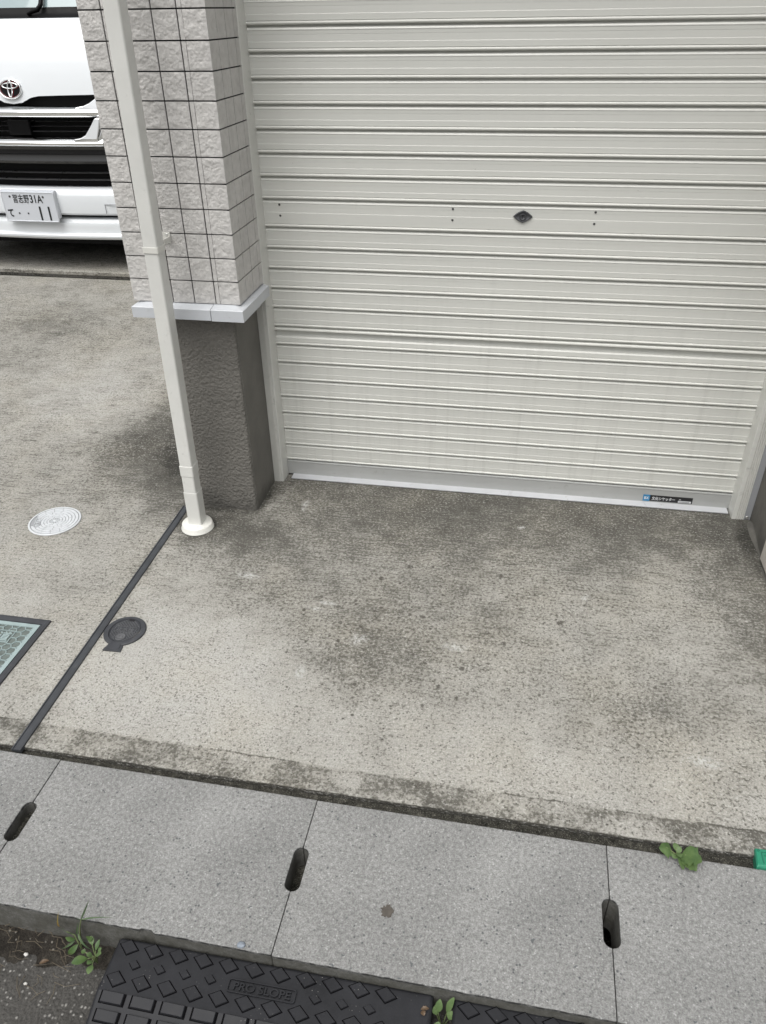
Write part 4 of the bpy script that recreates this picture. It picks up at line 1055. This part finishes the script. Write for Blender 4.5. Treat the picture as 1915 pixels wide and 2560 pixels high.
# body shell behind the nose
mb = PMB()
sp_ = [(2.27, .34), (2.27, 1.04), (2.44, 1.40), (2.90, 1.93), (3.06, 2.03), (6.35, 2.05), (6.58, 1.95), (6.62, .40)]
mb.prism(sp_, lambda y, z: (XC-.845+.06*max(0, z-1.1), y, z), lambda y, z: (XC+.845-.06*max(0, z-1.1), y, z))
mb.build('body', M['van_white'], van, bevel=.03, seg=3)
mb = PMB(); mb.box(XC-.80, XC+.80, 2.08, 6.4, .245, .5); mb.build('lowered_underbody', M['van_black'], van)  # van underside, hung low to darken the floor beneath
for sg in (1, -1):
    poly = [(.56, .99), (.60, .94), (.80, .95), (.835, 1.20), (.80, 1.26), (.60, 1.09)]
    mb = PMB(); fn = lambda y0: (lambda a, z: (XC+sg*a, hy(max(1.0, z))-.010+y0+bow(a), z)); mb.prism(poly, fn(0), fn(.05)); mb.build('headlight', M['lamp'], van, bevel=.006)
    mb = PMB(); mb.prism(rrect(2.42, 2.56, 1.42, 1.66, .03), lambda y, z: (XC+sg*.93, y, z), lambda y, z: (XC+sg*1.06, y, z)); mb.box(XC+min(sg*.83, sg*.94), XC+max(sg*.83, sg*.94), 2.48, 2.51, 1.50, 1.53); mb.build('side_mirror', M['van_white'], van, bevel=.012)
    mb = PMB(); mb.add([(XC+sg*.848, 2.75, 1.25), (XC+sg*.848, 3.6, 1.25), (XC+sg*.820, 3.6, 1.82), (XC+sg*.822, 2.98, 1.82)], [(0, 1, 2, 3)]); mb.build('side_window', M['glass'], van)
    for yw in (2.95, 5.5):
        mb = PMB(); mb.lathe([(.19, -.09), (.29, -.095), (.318, -.07), (.322, 0), (.318, .07), (.29, .095), (.19, .09)], (XC+sg*.74, yw, VZ+.322), 'x', 40); ty = mb.build('wheel', M['tyre'], van)
        mb = PMB(); mb.lathe([(.195, -.088), (.195, .088), (.16, .06), (.05, .085), (.0001, .085)], (XC+sg*.74, yw, VZ+.322), 'x', 32); mb.build('rim', M['alloy'], ty)
# number plate
mb = PMB()
PX, PY, PZ, PW, PH = -2.1285, 1.925, .482, .333, .165
mb.box(PX-PW/2-.004, PX+PW/2+.004, PY+.004, PY+.03, PZ-PH/2+.02, PZ+PH/2+.006)
np_ = mb.build('number_plate', M['plate'], van, bevel=.004); np_['label'] = 'white number plate with black characters'
mb = PMB(); P0 = rrect(PX-PW/2, PX+PW/2, PZ-PH/2, PZ+PH/2, .008); P1 = rrect(PX-PW/2+.004, PX+PW/2-.004, PZ-PH/2+.004, PZ+PH/2-.004, .006); P2 = rrect(PX-PW/2+.0075, PX+PW/2-.0075, PZ-PH/2+.0075, PZ+PH/2-.0075, .005)
fr = lambda P, y: [(x, y, z) for x, z in P]
loft(mb, [fr(P0, PY+.005), fr(P0, PY-.001), fr(P1, PY-.003), fr(P2, PY-.0005)]); mb.build('plate_face', M['plate'], np_)
def pu(u0, u1, v0, v1): return lambda u, v, w_: (PX-PW/2+PW*(u0+(u1-u0)*u), PY-.0018, PZ+PH/2-PH*(v1+(v0-v1)*v))
mb = PMB()
mb.text('習志野', pu(.215, .52, .09, .375), bold=.010); mb.text('31A', pu(.535, .775, .10, .365), bold=.018)
mb.text('て', pu(.06, .165, .585, .845), bold=.035)
for u in (.275, .445): mb.lathe([(.0052, 0), (.0001, .0)], (PX-PW/2+PW*u, PY-.0018, PZ+PH/2-PH*.715), 'y', 16, sx=1.0)
for u in (.685, .852):
    c = pu(u-.017, u+.017, .475, .935); mb.add([c(0, 0, 1), c(1, 0, 1), c(1, 1, 1), c(0, 1, 1)], [(0, 1, 2, 3)])
mb.build('lettering', M['ink'], np_, recalc=False)
for u in (.163, .79):
    o = screw((PX-PW/2+PW*u, PY-.001, PZ+PH/2-PH*.165), .005, M['dark_metal'], None); o.location = (0, 0, 0); o.parent = np_
    L = Vector(van.location); o.location = -L; o.name = 'plate_bolt'
# emblem
EX, EZ = -2.137, 1.0725
def ez(z): return hy(z)-.004
mb = PMB()
def eband(cx, cz, rx, rz, w_, h0, h1, mi=0, n=48):
    R = lambda k, h: [(EX+cx+(rx-k)*math.cos(2*PI*i/n), ez(EZ)+.26*(cz+(rz-k)*math.sin(2*PI*i/n))-h, EZ+cz+(rz-k)*math.sin(2*PI*i/n)) for i in range(n)]
    loft(mb, [R(0, h0), R(w_*.2, h1*.8), R(w_*.5, h1), R(w_*.8, h1*.8), R(w_, h0)], False, mi, True)
eband(0, 0, .069, .0495, .0095, -.004, .010)
eband(0, .0160, .050, .0175, .0085, .000, .009)
eband(0, .0020, .0165, .0420, .0075, .001, .011)
em = mb.build('emblem', M['chrome'], van)
mb = PMB(); n = 48
mb.add([(EX+.066*math.cos(2*PI*i/n), ez(EZ)+.26*.047*math.sin(2*PI*i/n)-.0005, EZ+.047*math.sin(2*PI*i/n)) for i in range(n)], [tuple(range(n))]); mb.build('emblem_backing', M['van_black'], em)
mb = PMB(); eband(0, 0, .0605, .0415, .0032, .001, .0022); eband(0, .0160, .0525, .0200, .0035, .0005, .0022); eband(0, .002, .0195, .044, .004, .0005, .0022); mb.build('emblem_red_lines', M['red'], em)
